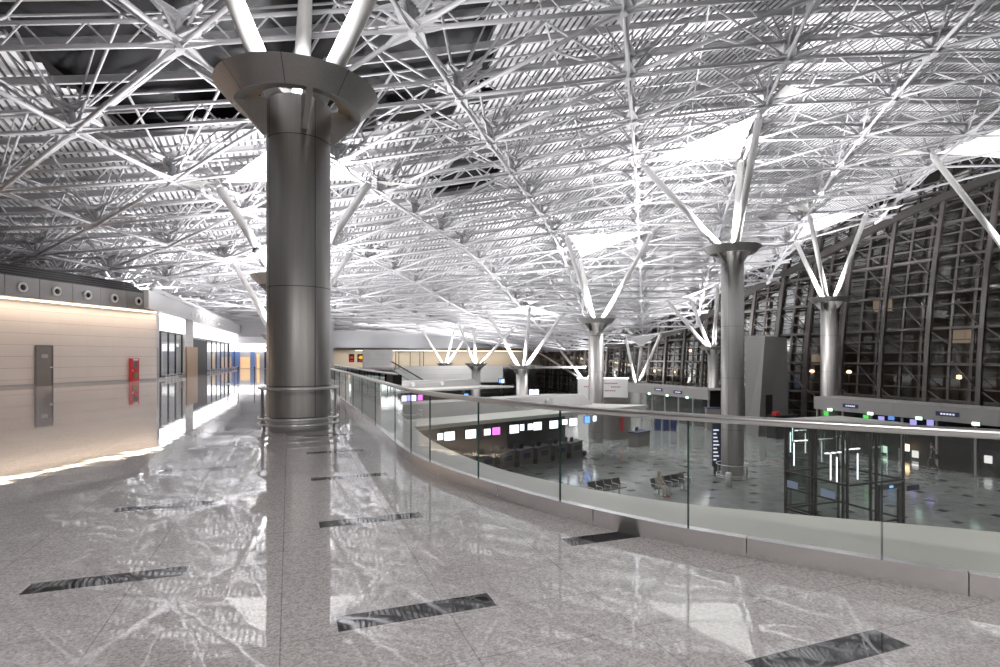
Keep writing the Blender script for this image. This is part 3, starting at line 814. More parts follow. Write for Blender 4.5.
# stanchions
def stanchion(u, v, lab):
    p = pZ(u, v, 0); t = thing('queue_post', lab, 'post', p)
    MB().lathe([(0, 0), (.16, 0), (.15, .03), (.03, .05)], (0, 0, 0), 16).build('foot', 'rail', t, local=True)
    MB().lathe([(.028, .04), (.028, .95), (.04, .96), (.04, 1.03), (0, 1.04)], (0, 0, 0), 12).build('pole', 'dark', t, local=True)
stanchion(228, 384, 'thin dark queue post on the walkway, leftmost of three')
stanchion(238, 385, 'thin dark queue post on the walkway, middle of three')
stanchion(254.5, 384.5, 'thin dark queue post on the walkway, beside the near column')

# ---------------------------------------------------------------- far end of the hall
struct(MB().box((-20, 112, ZL), (52, 112.4, 9.6)).build('wall_far', 'plaster'))
struct(MB().box((8, 104.5, 2.95), (50, 111.95, 3.3)).build('trim_6', 'darkgrey'))
struct(MB().box((11.2, 92, -1.2), (15.9, 93, 2.75)).build('wall_block', 'whitewall'))
struct(MB().box((16, 86.2, -2.5), (33, 86.9, .15)).build('wall_parapet', 'whitewall'))
for bb, w, lab, k in ((11.4, 1.0, 'narrow black poster with red print on the far wall', 0), (13.2, 1.5, 'wide black poster with yellow and red print on the far wall', 1)):
    t = thing('poster', lab, 'poster', (bb, 111.9, .6))
    MB().box((bb-w/2, 111.86, .6), (bb+w/2, 111.995, 2.2)).build('sheet', 'black', t)
    m = MB(); m.lathe([(0, 0), (.28+.12*k, .0)], (0, 0, 0), 16, smooth=False)
    m.v = [Vector((bb+v.x*1.2, 111.85, 1.5+v.y*.8)) for v in m.v]
    m.build('print', 'yellow' if k else 'red', t)
    MB().box((bb-w*.3, 111.84, .8), (bb+w*.3, 111.86, .95)).build('caption_bar', 'red', t)
# glass kiosk
t = thing('glass_kiosk', 'glass-walled kiosk with dark frames on the far mezzanine', 'kiosk', (20, 100, 0))
for (x, y) in ((18, 98), (20, 98), (22.4, 98), (18, 101), (22.4, 101)): MB().box((x-.06, y-.06, 0), (x+.06, y+.06, 2.6)).build('post', 'dark', t)
MB().box((17.9, 97.9, 2.5), (22.5, 101.1, 2.65)).build('roof_slab', 'dark', t)
for (x0, x1) in ((18.1, 19.9), (20.1, 22.3)): MB().quad((x0, 98, 0.05), (x1, 98, 0.05), (x1, 98, 2.5), (x0, 98, 2.5)).build('pane', 'glass_clear', t)
# escalator
t = thing('escalator', 'escalator with glass sides descending from the far mezzanine', 'escalator', (15, 84, 0))
p0 = Vector((14.8, 0, .0)); p1 = Vector((24.5, 0, ZL))
m = MB(); n = 36
for k in range(n):
    x0 = p0.x+(p1.x-p0.x)*k/n; x1 = p0.x+(p1.x-p0.x)*(k+1)/n; z = p0.z+(p1.z-p0.z)*(k+1)/n
    m.box((x0, 83.6, z-.5), (x1, 84.8, z))
m.build('steps', 'darkgrey', t)
for y in (83.5, 84.9):
    m = MB(); m.quad((p0.x, y, p0.z), (p1.x, y, p1.z), (p1.x, y, p1.z+.9), (p0.x, y, p0.z+.9)); m.build('side_glass', 'glass_clear', t)
    m = MB(); m.beam((p0.x-.5, y, p0.z+.95), (p1.x, y, p1.z+.95), .09, .09); m.build('handrail', 'black', t)
    m = MB(); m.beam((p0.x, y, p0.z-.25), (p1.x, y, p1.z-.25), .14, .55); m.build('skirt', 'whitefascia', t)

# ---------------------------------------------------------------- check-in canopies, desks and screens
def canopy(E0, E1, depth, zr, label, spots, core=True):
    e0 = Vector(cb(*E0)); e1 = Vector(cb(*E1)); d = (e1-e0).normalized(); n = Vector((-d.y, d.x))
    L = (e1-e0).length
    cm = (e0+e1)/2
    t = thing('check_in_canopy', label, 'canopy', (cm.x, cm.y, ZL))
    A, B = e0, e1; Cc = e0+d*(L*.80)+n*depth; Dd = e0+n*depth-d*2
    MB().prism([tuple(A-d*3), tuple(B), tuple(Cc), tuple(Dd)], zr-.22, zr).build('roof', 'canopy', t)
    # sloping upstand
    U0 = e0-d*2+n*(depth*.42); U1 = e0+d*(L*.86)+n*(depth*.42); V0 = U0+n*.7; V1 = U1+n*.5-d*.6
    m = MB(); z0, z1 = zr, zr+.85
    m.quad((*U0, z0), (*U1, z0), (*V1, z1), (*V0, z1)); W0_, W1_ = V0+n*2.2, V1+n*1.8-d*2
    m.quad((*V0, z1), (*V1, z1), (*W1_, z1), (*W0_, z1)); m.quad((*U1, z0), (*(W1_+n*.6), z0), (*W1_, z1), (*V1, z1))
    m.quad((*U0, z0), (*V0, z1), (*W0_, z1), (*(W0_+n*.6), z0)); m.quad((*(W1_+n*.6), z0), (*(W0_+n*.6), z0), (*W0_, z1), (*W1_, z1))
    m.build('upstand', 'fascia', t)
    for s in spots:
        p = U0.lerp(U1, s)+n*.30; q = Vector((p.x, p.y, z0+.42))
        MB().tube(q, q-Vector((n.x, n.y, -.2))*.2, .27, 12).build('spotlight', 'whitefascia', t)
    # core below the roof
    m = MB(); c0 = e0+n*(depth*.72)-d*1; c1_ = e0+d*(L*.84)+n*(depth*.80)
    m.wallseg(tuple(c0), tuple(c1_), ZL, zr-.2, .4); m.build('core_wall', 'darkgrey', t)
    return e0, e1, d, n, L
k1 = canopy((-5.2, 29.6), (11.6, 43.8), 7.2, -2.15, 'pale roofed check-in canopy nearest the walkway with lit screens beneath', (.62, .78))
k2 = canopy((-12.5, 60), (1.8, 73), 9, -2.15, 'second check-in canopy farther back with three round spots on its upstand', (.25, .45, .68))
def screen(u, v, z, w, hh, mt, label, grp, hang=-2.4, d=None):
    p = pZ(u, v, z); dd = d or k1[2]; ang = math.atan2(dd.y, dd.x)-.12
    t = thing('display_screen', label, 'screen', p, ang, grp)
    hs = MB().box((-w/2-.03, -.03, -hh/2-.03), (w/2+.03, .06, hh/2+.03)).build('housing', 'black', t, local=True)
    MB().box((-w/2, -.045, -hh/2), (w/2, -.03, hh/2)).build('display', mt, hs, local=True)
    if hang: MB().box((-.03, .0, hh/2), (.03, .05, hang-z)).build('hanger', 'dark', t, local=True)
    return t
scr = [(440, 436.6, .4, .42, 'screen', 'small lit screen at the left end of the check-in row'),
       (449.4, 436, .74, .56, 'screen', 'large white screen, leftmost large one over the check-in desks'),
       (459, 431.5, .36, .3, 'screen', 'small lit screen between the two leftmost large screens'),
       (470.5, 434, .80, .58, 'screen', 'large white screen, second large one from the left over the desks'),
       (487, 432, .5, .42, 'screen', 'small grey-white screen immediately left of the magenta one'),
       (496, 431, .62, .5, 'screen_pink', 'glowing magenta screen in the check-in row'),
       (514, 429, .78, .58, 'screen', 'large white screen first to the right of the magenta one'),
       (521.8, 427.4, .36, .44, 'screen', 'narrow lit screen touching the right side of a large white screen'),
       (530, 426.7, .42, .44, 'screen', 'narrow lit screen touching the left side of a large white screen'),
       (537.3, 426, .74, .58, 'screen', 'large white screen left of the glass joint over the desks'),
       (553.5, 424.5, .80, .58, 'screen', 'large white screen just left of the dark glass joint line'),
       (564.5, 422, .5, .4, 'screen', 'small lit screen just right of the dark glass joint line'),
       (573, 422, .78, .58, 'screen', 'large white screen left of the blue and white pair'),
       (587, 419.6, .56, .54, 'screen_blue', 'blue screen near the right end of the check-in row'),
       (594.3, 418.5, .36, .44, 'screen', 'small white screen at the right end of the check-in row')]
for u, v, w, hh, mt, lab in scr: screen(u, v, -3.6, w, hh, mt, lab, 'screens over the near check-in desks')
for k, (u, v, mt, lab) in enumerate([(404, 398.5, 'screen', 'white screen at far left under the second canopy'), (409.5, 398, 'bluepurple', 'violet screen second from left under the second canopy'), (413.5, 398, 'screen', 'white screen third from left under the second canopy'), (420, 397.5, 'screen_pink', 'violet-pink screen at the right of the four under the second canopy')]):
    screen(u, v, -3.3, .62, .66, mt, lab, 'screens under the second canopy', d=k2[2])
screen(466, 396, -3.4, .62, .6, 'screen_blue', 'blue and white screen under the middle of the second canopy', 'screens under the second canopy', d=k2[2])
# free-standing double boards
def board(u, v, Y, w, hh, lab, mts):
    p = pY(u, v, Y); t = thing('information_board', lab, 'screen', (p.x, p.y, ZL), -YAW)
    z = p.z-ZL
    hs = MB().box((-w/2-.08, -.02, z-hh/2-.1), (w/2+.08, .1, z+hh/2+.1)).build('housing', 'blue', t, local=True)
    n = len(mts)
    for k, mt in enumerate(mts): MB().box((-w/2+w*k/n+.04, -.05, z-hh/2), (-w/2+w*(k+1)/n-.04, -.02, z+hh/2), 0).build('display', mt, hs, local=True)
    for x in (-w*.35, w*.35): MB().box((x-.05, .0, 0), (x+.05, .08, z-hh/2)).build('leg', 'dark', t, local=True)
board(534, 392.5, 62, 1.1, .62, 'blue-framed board with two white panels between canopy and third column', ['screen', 'screen'])
board(501.5, 381, 80, .8, .5, 'small blue board at the right end of the white parapet', ['screen_blue', 'screen'])
# desks
def desk():
    t = thing('check_in_desk', '', 'desk', (0, 0, 0), 0, 'check-in desks under the near canopy')
    MB().add([(-.65,-.4,0),(.65,-.4,0),(.65,.35,0),(-.65,.35,0),(-.65,-.4,1.0),(.65,-.4,1.15),(.65,.35,1.15),(-.65,.35,1.0)], [(3,2,1,0),(4,5,6,7),(0,1,5,4),(1,2,6,5),(2,3,7,6),(3,0,4,7)]).build('body', 'counter', t, local=True)
    MB().add([(-.7,-.45,1.0),(.7,-.45,1.15),(.7,.4,1.15),(-.7,.4,1.0),(-.7,-.45,1.05),(.7,-.45,1.2),(.7,.4,1.2),(-.7,.4,1.05)], [(3,2,1,0),(4,5,6,7),(0,1,5,4),(1,2,6,5),(2,3,7,6),(3,0,4,7)]).build('desk_top', 'darkgrey', t, local=True)
    MB().box((.66, -.5, 0), (1.0, 1.2, .35)).build('baggage_belt', 'black', t, local=True)
    MB().box((-.3, -.415, .5), (.4, -.4, .85)).build('front_panel', 'blue', t, local=True, label='dark blue inset panel')
    MB().box((-.2, .1, 1.12), (.15, .14, 1.42)).build('monitor', 'black', t, local=True)
    MB().box((-.66, -.02, 1.0), (-.62, .3, 1.5)).build('divider', 'darkgrey', t, local=True)
    return t
d0 = desk(); dl = ['leftmost check-in desk under the near canopy', 'check-in desk second from the left under the near canopy', 'check-in desk third from the left, below the magenta screen', 'check-in desk fourth from the left under the near canopy', 'check-in desk in the middle of the row under the near canopy', 'check-in desk sixth from the left, left of the glass joint', 'check-in desk seventh from the left under the near canopy', 'check-in desk eighth from the left under the near canopy', 'check-in desk next to the rightmost one, just past the glass joint', 'rightmost check-in desk beside the dark core']
dv = k1[2]; nv = k1[3]
for k in range(10):
    o = d0 if k == 0 else copy_tree(d0)
    p = k1[0]+dv*(1.2+k*1.75)+nv*3.3
    o.location = (p.x, p.y, ZL); o.rotation_euler = (0, 0, math.atan2(dv.y, dv.x)); o['label'] = dl[k]
# drum core and counter
p = pY(614.5, 430, 52.8)
t = thing('round_core', 'dark rounded core wall behind the column under the near canopy tip', 'wall', (p.x, p.y, ZL))
MB().lathe([(1.5, ZL), (1.5, -2.3)], (p.x, p.y, 0), 32).build('drum', 'counter', t)
MB().box((p.x-.3, p.y-1.55, ZL+.8), (p.x+.0, p.y-1.48, ZL+2.1)).build('red_case', 'red', t, label='small red case on the drum')
p = pZ(640, 446, ZL)
t = thing('service_counter', 'taupe service counter with dark top right of the near canopy', 'counter', p, math.atan2(dv.y, dv.x)+.1)
MB().box((-1.0, -.35, 0), (1.05, .5, 1.2)).build('body', 'counter', t, local=True)
MB().box((-1.1, -.45, 1.2), (1.15, .6, 1.28)).build('counter_top', 'blue', t, local=True)
MB().box((-.2, .3, 1.28), (.2, .36, 1.6)).build('monitor', 'black', t, local=True)
for k, u in enumerate((657.5, 665.5, 673)):
    p = pY(u, 418, 58); o = thing('blue_counter', ['dark blue counter under the farther vestibule, leftmost of three', 'dark blue counter under the farther vestibule, middle of three', 'dark blue counter under the farther vestibule, rightmost of three'][k], 'counter', (p.x, p.y, ZL), -YAW)
    MB().box((-.3, -.22, 0), (.3, .22, 1.9)).build('body', 'blue', o, local=True); MB().box((-.31, -.24, 1.9), (.31, .24, 1.96)).build('counter_top', 'darkgrey', o, local=True)
p = pY(715, 412, 58); o = thing('blue_counter', 'low dark blue counter at the foot of the slim column', 'counter', (p.x-.3, p.y, ZL), -YAW)
MB().box((-.7, -.3, 0), (.7, .3, 2.3)).build('body', 'counter', o, local=True); MB().box((-.75, -.35, 2.3), (.75, .35, 2.4)).build('counter_top', 'blue', o, local=True)

# ---------------------------------------------------------------- facade on the right
FB = 50.0
def lean(z): return .0058*(max(z, ZL)-ZL)**2
fac = thing('facade_framework', 'dark steel curtain wall framework along the right side of the hall', 'facade', (FB, 40, ZL))
ribs_a = [27.6+3.9*k for k in range(-5, 21)]
def ftop(a): return h(51.8, a)+3.2
for a in ribs_a:
    if a < 5 or a > 111: continue
    T = ftop(a); n = 10
    m = MB(); pts = [Vector((FB+lean(ZL+(T-ZL)*k/n), a, ZL+(T-ZL)*k/n)) for k in range(n+1)]
    for p, q in zip(pts, pts[1:]): m.beam(p, q, .34, .26, up=Vector((1, 0, 0)))
    m.build('rib', 'rib', fac)
    m = MB(); b2 = [p+Vector((.95, 1.1, 0)) for p in pts]
    for p, q in zip(b2, b2[1:]): m.beam(p, q, .22, .2, up=Vector((1, 0, 0)))
    m.build('rear_rib', 'rib', fac)
    m = MB(); b3 = [p+Vector((.4, 2.4, 0)) for p in pts]
    for p, q in zip(b3, b3[1:]): m.beam(p, q, .2, .16, up=Vector((1, 0, 0)))
    m.build('mullion', 'rib', fac)
    m = MB()
    for k in range(n):
        m.tube(pts[k], b2[k], .05, 5); 
        if k % 2 == 0: m.tube(pts[k], b3[min(k+1, n)], .07, 5)
        else: m.tube(b2[k], pts[min(k+1, n)]+Vector((0, 3.9, 0)), .06, 5)
    m.build('brace', 'rib', fac)
z = ZL+1.0; kk = 0
while z < 19:
    aa = [a for a in range(2, 112) if ftop(a) > z+.2]
    if aa:
        a1 = max(aa); m = MB(); thick = (kk % 3 == 0)
        r = .10 if thick else .045
        m.beam((FB+lean(z)+.25, 2, z), (FB+lean(z)+.25, a1, z), r*2, r*2)
        if thick: m.beam((FB+lean(z)+1.0, 2, z), (FB+lean(z)+1.0, a1, z), .12, .12)
        m.build('rail', 'rib', fac)
    z += 1.0; kk += 1
m = MB()
for a in range(3, 110, 2):
    T0, T1 = ftop(a)-2.6, ftop(a+2)-2.6
    m.beam((FB+lean(T0)-.1, a, T0), (FB+lean(T1)-.1, a+2, T1), .5, .6)
    m.beam((FB+lean(T0)+.6, a, T0-.7), (FB+lean(T1)+.6, a+2, T1-.7), .3, .3)
m.build('edge_beam', 'dark', fac)
m = MB()
for k in range(36):
    a0 = 2+k*3.1; a1 = a0+3.1
    for q in range(8):
        def gp(a, s):
            T = ftop(a)+2; z = ZL+(T-ZL)*s; return (FB+1.3+lean(z), a, z)
        m.quad(gp(a0, q/8), gp(a1, q/8), gp(a1, (q+1)/8), gp(a0, (q+1)/8))
struct(m.build('wall_right', 'glass_dark'))
# dim neighbouring block outside and street lamps
ob = thing('outside_building', 'dim building across the road seen through the dark facade', 'building', (72, 40, ZL))
MB().box((72, -10, ZL), (80, 110, 14)).build('wall', 'counter', ob)
for k in range(7):
    a = 12+k*9.3; z = (1.5, 5.5, -.5, 3.2, 7.5, .5, 4)[k]
    MB().box((71.9, a, z), (72, a+2.4, z+1.5)).build('window', 'pale_refl', ob)  # glowing panes added in place of interior reflections in the glass
for k, (u, v, Y) in enumerate([(690.5, 350.5, 95), (674, 372, 100), (812, 371.5, 66), (849, 372, 66), (959, 377, 58), (655, 371, 105)]):
    p = pY(u, v, Y)
    t = thing('street_lamp', ['warm lamp outside the facade left of the tall right column', 'low warm lamp outside above the farther vestibule', 'warm lamp outside just right of the grey tower', 'warm lamp outside right of the vestibule column', 'warm lamp outside at the far right of the facade', 'warm lamp outside above the left part of the farther vestibule'][k], 'lamp', (p.x, p.y, ZL))
    MB().tube((p.x, p.y, ZL), (p.x, p.y, p.z), .05, 8).build('pole', 'dark', t)
    MB().lathe([(0, -.22), (.2, -.15), (.26, 0), (.2, .15), (0, .22)], (p.x, p.y, p.z), 12).build('lamp_head', 'lampwarm', t)

# ---------------------------------------------------------------- entrance vestibules
def vestibule(b0, a0, a1, zt, th, label, pan):
    t = thing('entrance_vestibule', label, 'vestibule', (b0, (a0+a1)/2, ZL))
    n = max(2, int((a1-a0)/3.2)); m = MB()
    for k in range(n):
        p = a0+(a1-a0)*k/n; q = a0+(a1-a0)*(k+1)/n
        m.box((b0, p+.012, zt-th), (b0+.3, q-.012, zt))
    m.box((b0+.1, a0, zt-.12), (b0+3.1, a1, zt-.02)); m.box((b0+.05, a1-.3, zt-th), (b0+3.1, a1, zt)); m.build('fascia_beam', 'fascia', t)
    np_ = int((a1-a0)/2.2)
    for k in range(np_+1):
        p = a0+.15+(a1-a0-.3)*k/np_
        MB().box((b0+.15, p-.06, ZL), (b0+.3, p+.06, zt-th)).build('post', 'fascia', t)
        if k < np_:
            q = a0+.15+(a1-a0-.3)*(k+1)/np_
            MB().quad((b0+.22, p+.06, ZL+.05), (b0+.22, q-.06, ZL+.05), (b0+.22, q-.06, zt-th), (b0+.22, p+.06, zt-th)).build('glass_panel', 'glass_dark', t)
    MB().box((b0+2.9, a0, ZL), (b0+3.05, a1, zt-.12)).build('inner_wall', 'black', t)
    return t
v1 = vestibule(41.0, 2, 34.5, -1.7, 1.0, 'long grey-beamed glass entrance vestibule at the right of the lower hall', 0)
v2 = vestibule(42.0, 48.3, 63.5, -1.9, 1.1, 'farther grey-beamed entrance vestibule in front of the facade', 0)
def plane_pt(u, b0):                                # point on the plane b=b0 in direction u
    r = (u-500)/F; Y = b0/(C_*r+S_); return -S_*r*Y+C_*Y
def bsign(u, b0, z, w, hh, lab):
    a = plane_pt(u, b0); t = thing('blue_sign', lab, 'sign', (b0-.03, a, z))
    pl = MB().box((b0-.06, a-w/2, z-hh/2), (b0-.005, a+w/2, z+hh/2)).build('plate', 'blue', t)
    m = MB(); 
    for k in range(5): m.box((b0-.07, a-w*.32+k*w*.13, z-.05), (b0-.06, a-w*.32+k*w*.13+w*.08, z+.05))
    m.build('lettering', 'text', pl)
bsign(850.5, 41, -2.22, 1.25, .3, 'dark blue sign plate on the near vestibule beam, left one')
bsign(947.5, 41, -2.2, 1.4, .3, 'dark blue sign plate on the near vestibule beam, right one')
bsign(658.5, 42, -2.35, 1.5, .35, 'dark blue sign plate on the farther vestibule beam, left one')
bsign(678, 42, -2.45, 1.5, .35, 'dark blue sign plate on the farther vestibule beam, right one')
def exitlamp(u, b0, z, lab, mt='exit'):
    a = plane_pt(u, b0); t = thing('exit_sign', lab, 'sign', (b0-.1, a, z))
    cs = MB().box((b0-.1, a-.22, z-.12), (b0-.0, a+.22, z+.12)).build('case', 'fascia', t); MB().box((b0-.16, a-.2, z-.1), (b0-.1, a+.2, z+.1)).build('lit_face', mt, cs)
for u, lab in ((831, 'small glowing exit sign under the near vestibule beam, leftmost'), (871.5, 'small glowing exit sign under the near vestibule beam, second from left'), (920, 'small glowing exit sign under the near vestibule beam, third from left'), (977, 'small glowing exit sign under the near vestibule beam, rightmost')): exitlamp(u, 41, -2.65, lab)
for u, lab in ((650, 'small glowing exit sign on the farther vestibule, leftmost'), (668, 'small glowing exit sign on the farther vestibule, middle'), (688, 'small glowing exit sign on the farther vestibule, rightmost')): exitlamp(u, 42, -2.95, lab)
for u, lab in ((822, 'green lit sign hanging at the left end of the near vestibule'), (861.5, 'green lit sign hanging second in the near vestibule')):
    a = plane_pt(u, 41); t = thing('green_sign', lab, 'sign', (41.5, a, -3)); MB().box((41.45, a-.2, -3.25), (41.5, a+.2, -2.85)).build('lit_face', 'green', t); MB().box((41.5, a-.02, -2.85), (41.53, a+.02, -1.85)).build('hanger', 'dark', t)
for k, (u, zz, mt) in enumerate(((881, -3.3, 'bluepurple'), (891, -3.0, 'screen_blue'), (913, -3.3, 'bluepurple'), (930, -3.2, 'bluepurple'), (906, -5.2, 'lampwarm'), (915, -5.6, 'tube'), (988, -5.2, 'tube'), (884, -5.6, 'exit'))):
    a = plane_pt(u, 43.4); o = MB().box((43.4, a-.22, zz-.25), (43.45, a+.22, zz+.25)).build('display_screen', mt)
    tag(o, ['violet screen inside the near vestibule, leftmost', 'blue screen inside the near vestibule behind the lift roof', 'violet screen inside the near vestibule, in the middle', 'violet screen inside the near vestibule above the walking person', 'amber lit panel low inside the near vestibule', 'white lit panel low inside the near vestibule beside the amber one', 'white lit panel low inside the near vestibule at far right', 'greenish lit panel low inside the near vestibule right of the lift'][k], 'screen')
# grey tower
p = pY(767, 420, 54)
t = thing('stone_tower', 'grey block-clad tapering tower between the tall column and the facade', 'tower', (p.x, p.y, ZL))
def tz(u, v, Y): return pY(u, v, Y)
zt = EYE+22/F*54; zb = ZL
A0, B0, C0 = pY(745.5, 357, 56), pY(758, 357, 53.5), pY(788.5, 357, 56)
A1, B1, C1 = pY(745, 357, 56), pY(765, 357, 53.5), pY(787, 357, 56)
D0 = pY(775, 357, 60); D1 = pY(772, 357, 60)
m = MB(); bot = [Vector((q.x, q.y, zb)) for q in (A0, B0, C0, D0)]; tp = [Vector((q.x, q.y, zt-.1*i)) for i, q in enumerate((A1, B1, C1, D1))]
m.add(bot+tp, [(0, 1, 5, 4), (1, 2, 6, 5), (2, 3, 7, 6), (3, 0, 4, 7), (4, 5, 6, 7)]); m.build('cladding', 'tower', t)
f0 = B0.lerp(C0, .22); f1 = B0.lerp(C0, .44); nn = Vector((C0.y-B0.y, -(C0.x-B0.x), 0)).normalized()*.08
zd0, zd1 = EYE-52/F*54, EYE-38/F*54
m = MB().quad(*[Vector((q.x, q.y, z))+nn for q, z in ((f0, zd0-1), (f1, zd0-1), (f1, zd1), (f0, zd1))]); m.build('doorway', 'black', t, label='dark doorway')
p = pY(776, 414, 52.5); tag(MB().box((p.x-.25, p.y-.25, p.z-.1), (p.x+.25, p.y+.25, p.z+.2)).build('red_box', 'red'), 'small red box on the dark ledge at the foot of the tower', 'box')
tag(MB().box((p.x-.6, p.y-.5, ZL), (p.x+2.4, p.y+.5, p.z-.1)).build('dark_ledge', 'black'), 'dark low counter at the foot of the grey tower', 'counter')
# billboard
p = pY(603, 388, 76); t = thing('billboard', 'white billboard with rows of red lettering behind the third column', 'sign', (p.x, p.y, ZL), -YAW)
MB().box((-3.4, 0, .0), (3.4, .3, p.z-ZL+1.25)).build('board', 'whitefascia', t, local=True)
m = MB(); zc = p.z-ZL
for (x0, n, z) in ((.2, 7, .55), (1.1, 5, .05), (.2, 6, -.45), (-2.6, 4, .1)):
    for k in range(n): m.box((x0+k*.26, -.02, zc+z), (x0+k*.26+.18, 0, zc+z+.17))
m.build('lettering', 'redtext', t, local=True)
MB().box((-3.5, -.1, zc+1.25), (3.5, .5, zc+1.4)).build('light_ledge', 'tube', t, local=True, label='bright ledge along the top').data.materials[0] = emat('bright_ledge', (1, 1, 1), 1.5)

# ---------------------------------------------------------------- lift enclosure
x0, x1, y0, y1, zt = 20.3, 23.5, 15.6, 18.5, -1.1
t = thing('glass_lift_enclosure', 'glass and dark steel lift enclosure with a pale flat roof in the lower hall', 'lift', ((x0+x1)/2, (y0+y1)/2, ZL))
MB().box((x0-.15, y0-.15, zt-.12), (x1+.15, y1+.15, zt)).build('roof_slab', 'canopy', t)
for (x, y) in ((x0, y0), (x1, y0), (x0, y1), (x1, y1), ((x0+x1)/2, y0), ((x0+x1)/2, y1), (x0, 17.0), (x1, 17.0), (21.1, 16.4), (22.7, 16.4)):
    MB().box((x-.04, y-.04, ZL), (x+.04, y+.04, zt-.12)).build('post', 'dark', t)
for z in (ZL+.1, ZL+1.0, ZL+2.6):
    m = MB()
    for (p, q) in (((x0, y0), (x1, y0)), ((x1, y0), (x1, y1)), ((x1, y1), (x0, y1)), ((x0, y1), (x0, y0))): m.beam((*p, z), (*q, z), .06, .08)
    m.build('transom', 'dark', t)
for (p, q) in (((x0, y0), (x1, y0)), ((x1, y0), (x1, y1)), ((x1, y1), (x0, y1)), ((x0, y1), (x0, y0))):
    MB().quad((*p, ZL+.05), (*q, ZL+.05), (*q, zt-.15), (*p, zt-.15)).build('glass_panel', 'glass_clear', t)
for (x, y) in ((21.0, 16.6), (21.4, 17.2), (22.6, 16.9)): MB().box((x-.018, y-.018, ZL+2.4), (x+.018, y+.018, ZL+3.5)).build('light_tube', 'tube', t)
for (x, y) in ((20.7, 16.8), (21.05, 16.8), (21.4, 16.8), (22.4, 17.2), (22.7, 17.2), (23.0, 17.2)): MB().box((x-.09, y-.05, ZL+3.62), (x+.09, y+.05, ZL+3.66)).build('ceiling_lamp', 'tube', t)
m = MB(); m.box((22.0, y0-.1, ZL), (22.15, y0, ZL+2.4)); m.box((23.1, y0-.1, ZL), (23.25, y0, ZL+2.4)); m.box((22.0, y0-.12, ZL+2.3), (23.25, y0, ZL+2.5)); m.build('door_frame', 'rib', t)
MB().box((22.5, y0-.13, ZL+2.36), (22.7, y0-.12, ZL+2.44)).build('call_display', 'screen_blue', t)
stk = mat('pale_blue_sticker', (.45, .56, .85), .5)
for ya, yb in ((18.4, 17.85), (16.75, 16.1)):
    MB().quad((x0-.012, ya, ZL+1.95), (x0-.012, yb, ZL+1.95), (x0-.012, yb, ZL+2.25), (x0-.012, ya, ZL+2.25)).build('sticker', 'screen', t).data.materials[0] = stk
MB().box((23.3, y0-.3, ZL+2.2), (24.0, y0-.25, ZL+2.42)).build('direction_sign', 'blue', t, label='small dark blue sign on the right post')

# ---------------------------------------------------------------- seats, bin, totem
def bench(u, v, ang, n, lab):
    p = pZ(u, v, ZL); t = thing('seat_bench', lab, 'bench', p, ang, 'airport seat benches in the lower hall')
    for k in range(n):
        x = (k-(n-1)/2)*.6
        m = MB().add([(x-.26,-.25,.42),(x+.26,-.25,.42),(x+.26,.22,.38),(x-.26,.22,.38),(x-.26,-.25,.46),(x+.26,-.25,.46),(x+.26,.22,.42),(x-.26,.22,.42)], [(3,2,1,0),(4,5,6,7),(0,1,5,4),(1,2,6,5),(2,3,7,6),(3,0,4,7)]); m.build('seat', 'darkgrey', t, local=True)
        m = MB().add([(x-.26,.2,.44),(x+.26,.2,.44),(x+.26,.26,.44),(x-.26,.26,.44),(x-.26,.34,.88),(x+.26,.34,.88),(x+.26,.38,.88),(x-.26,.38,.88)], [(3,2,1,0),(4,5,6,7),(0,1,5,4),(1,2,6,5),(2,3,7,6),(3,0,4,7)]); m.build('backrest', 'darkgrey', t, local=True)
    for k in range(n+1):
        x = (k-n/2)*.6; m = MB(); m.path([(x, -.22, .45), (x, -.22, .64), (x, .25, .64)], .018, 6); m.build('armrest', 'rail', t, local=True)
    MB().box((-n*.3, -.02, .33), (n*.3, .06, .39)).build('beam', 'rail', t, local=True)
    for x in (-n*.3+.35, n*.3-.35):
        m = MB(); m.box((x-.03, -.02, .03), (x+.03, .06, .36)); m.box((x-.03, -.28, 0), (x+.03, .32, .04)); m.build('leg', 'rail', t, local=True)
    return t, p
bn, bnp = bench(672, 492, math.radians(16), 5, 'grey five-seat bench in the open hall with a person at its left end')
bench(608, 497, math.radians(12), 4, 'grey seat bench half hidden behind the walkway ledge')
p = pZ(728.5, 487, ZL); t = thing('litter_bin', 'pale cylindrical litter bin in front of the tall column foot', 'bin', p)
MB().lathe([(0, 0), (.16, 0), (.16, .75), (.15, .76)], (0, 0, 0), 20).build('body', 'whitefascia', t, local=True); MB().lathe([(.165, .76), (.165, .82), (.1, .86), (.0, .86)], (0, 0, 0), 20).build('rim', 'rail', t, local=True)
p = pZ(716.5, 474, ZL); t = thing('information_totem', 'tall dark blue information panel left of the tall column', 'sign', p, -YAW)
MB().box((-.28, -.04, .5), (.28, .04, 3.3)).build('panel', 'blue', t, local=True)
m = MB()
for k in range(9): m.box((-.22, -.045, .9+k*.24), (-.22+.2+.03*((k*5) % 7), -.04, .98+k*.24))
m.build('lettering', 'text', t, local=True); MB().box((-.2, -.03, 0), (.2, .03, .5)).build('stand', 'dark', t, local=True)

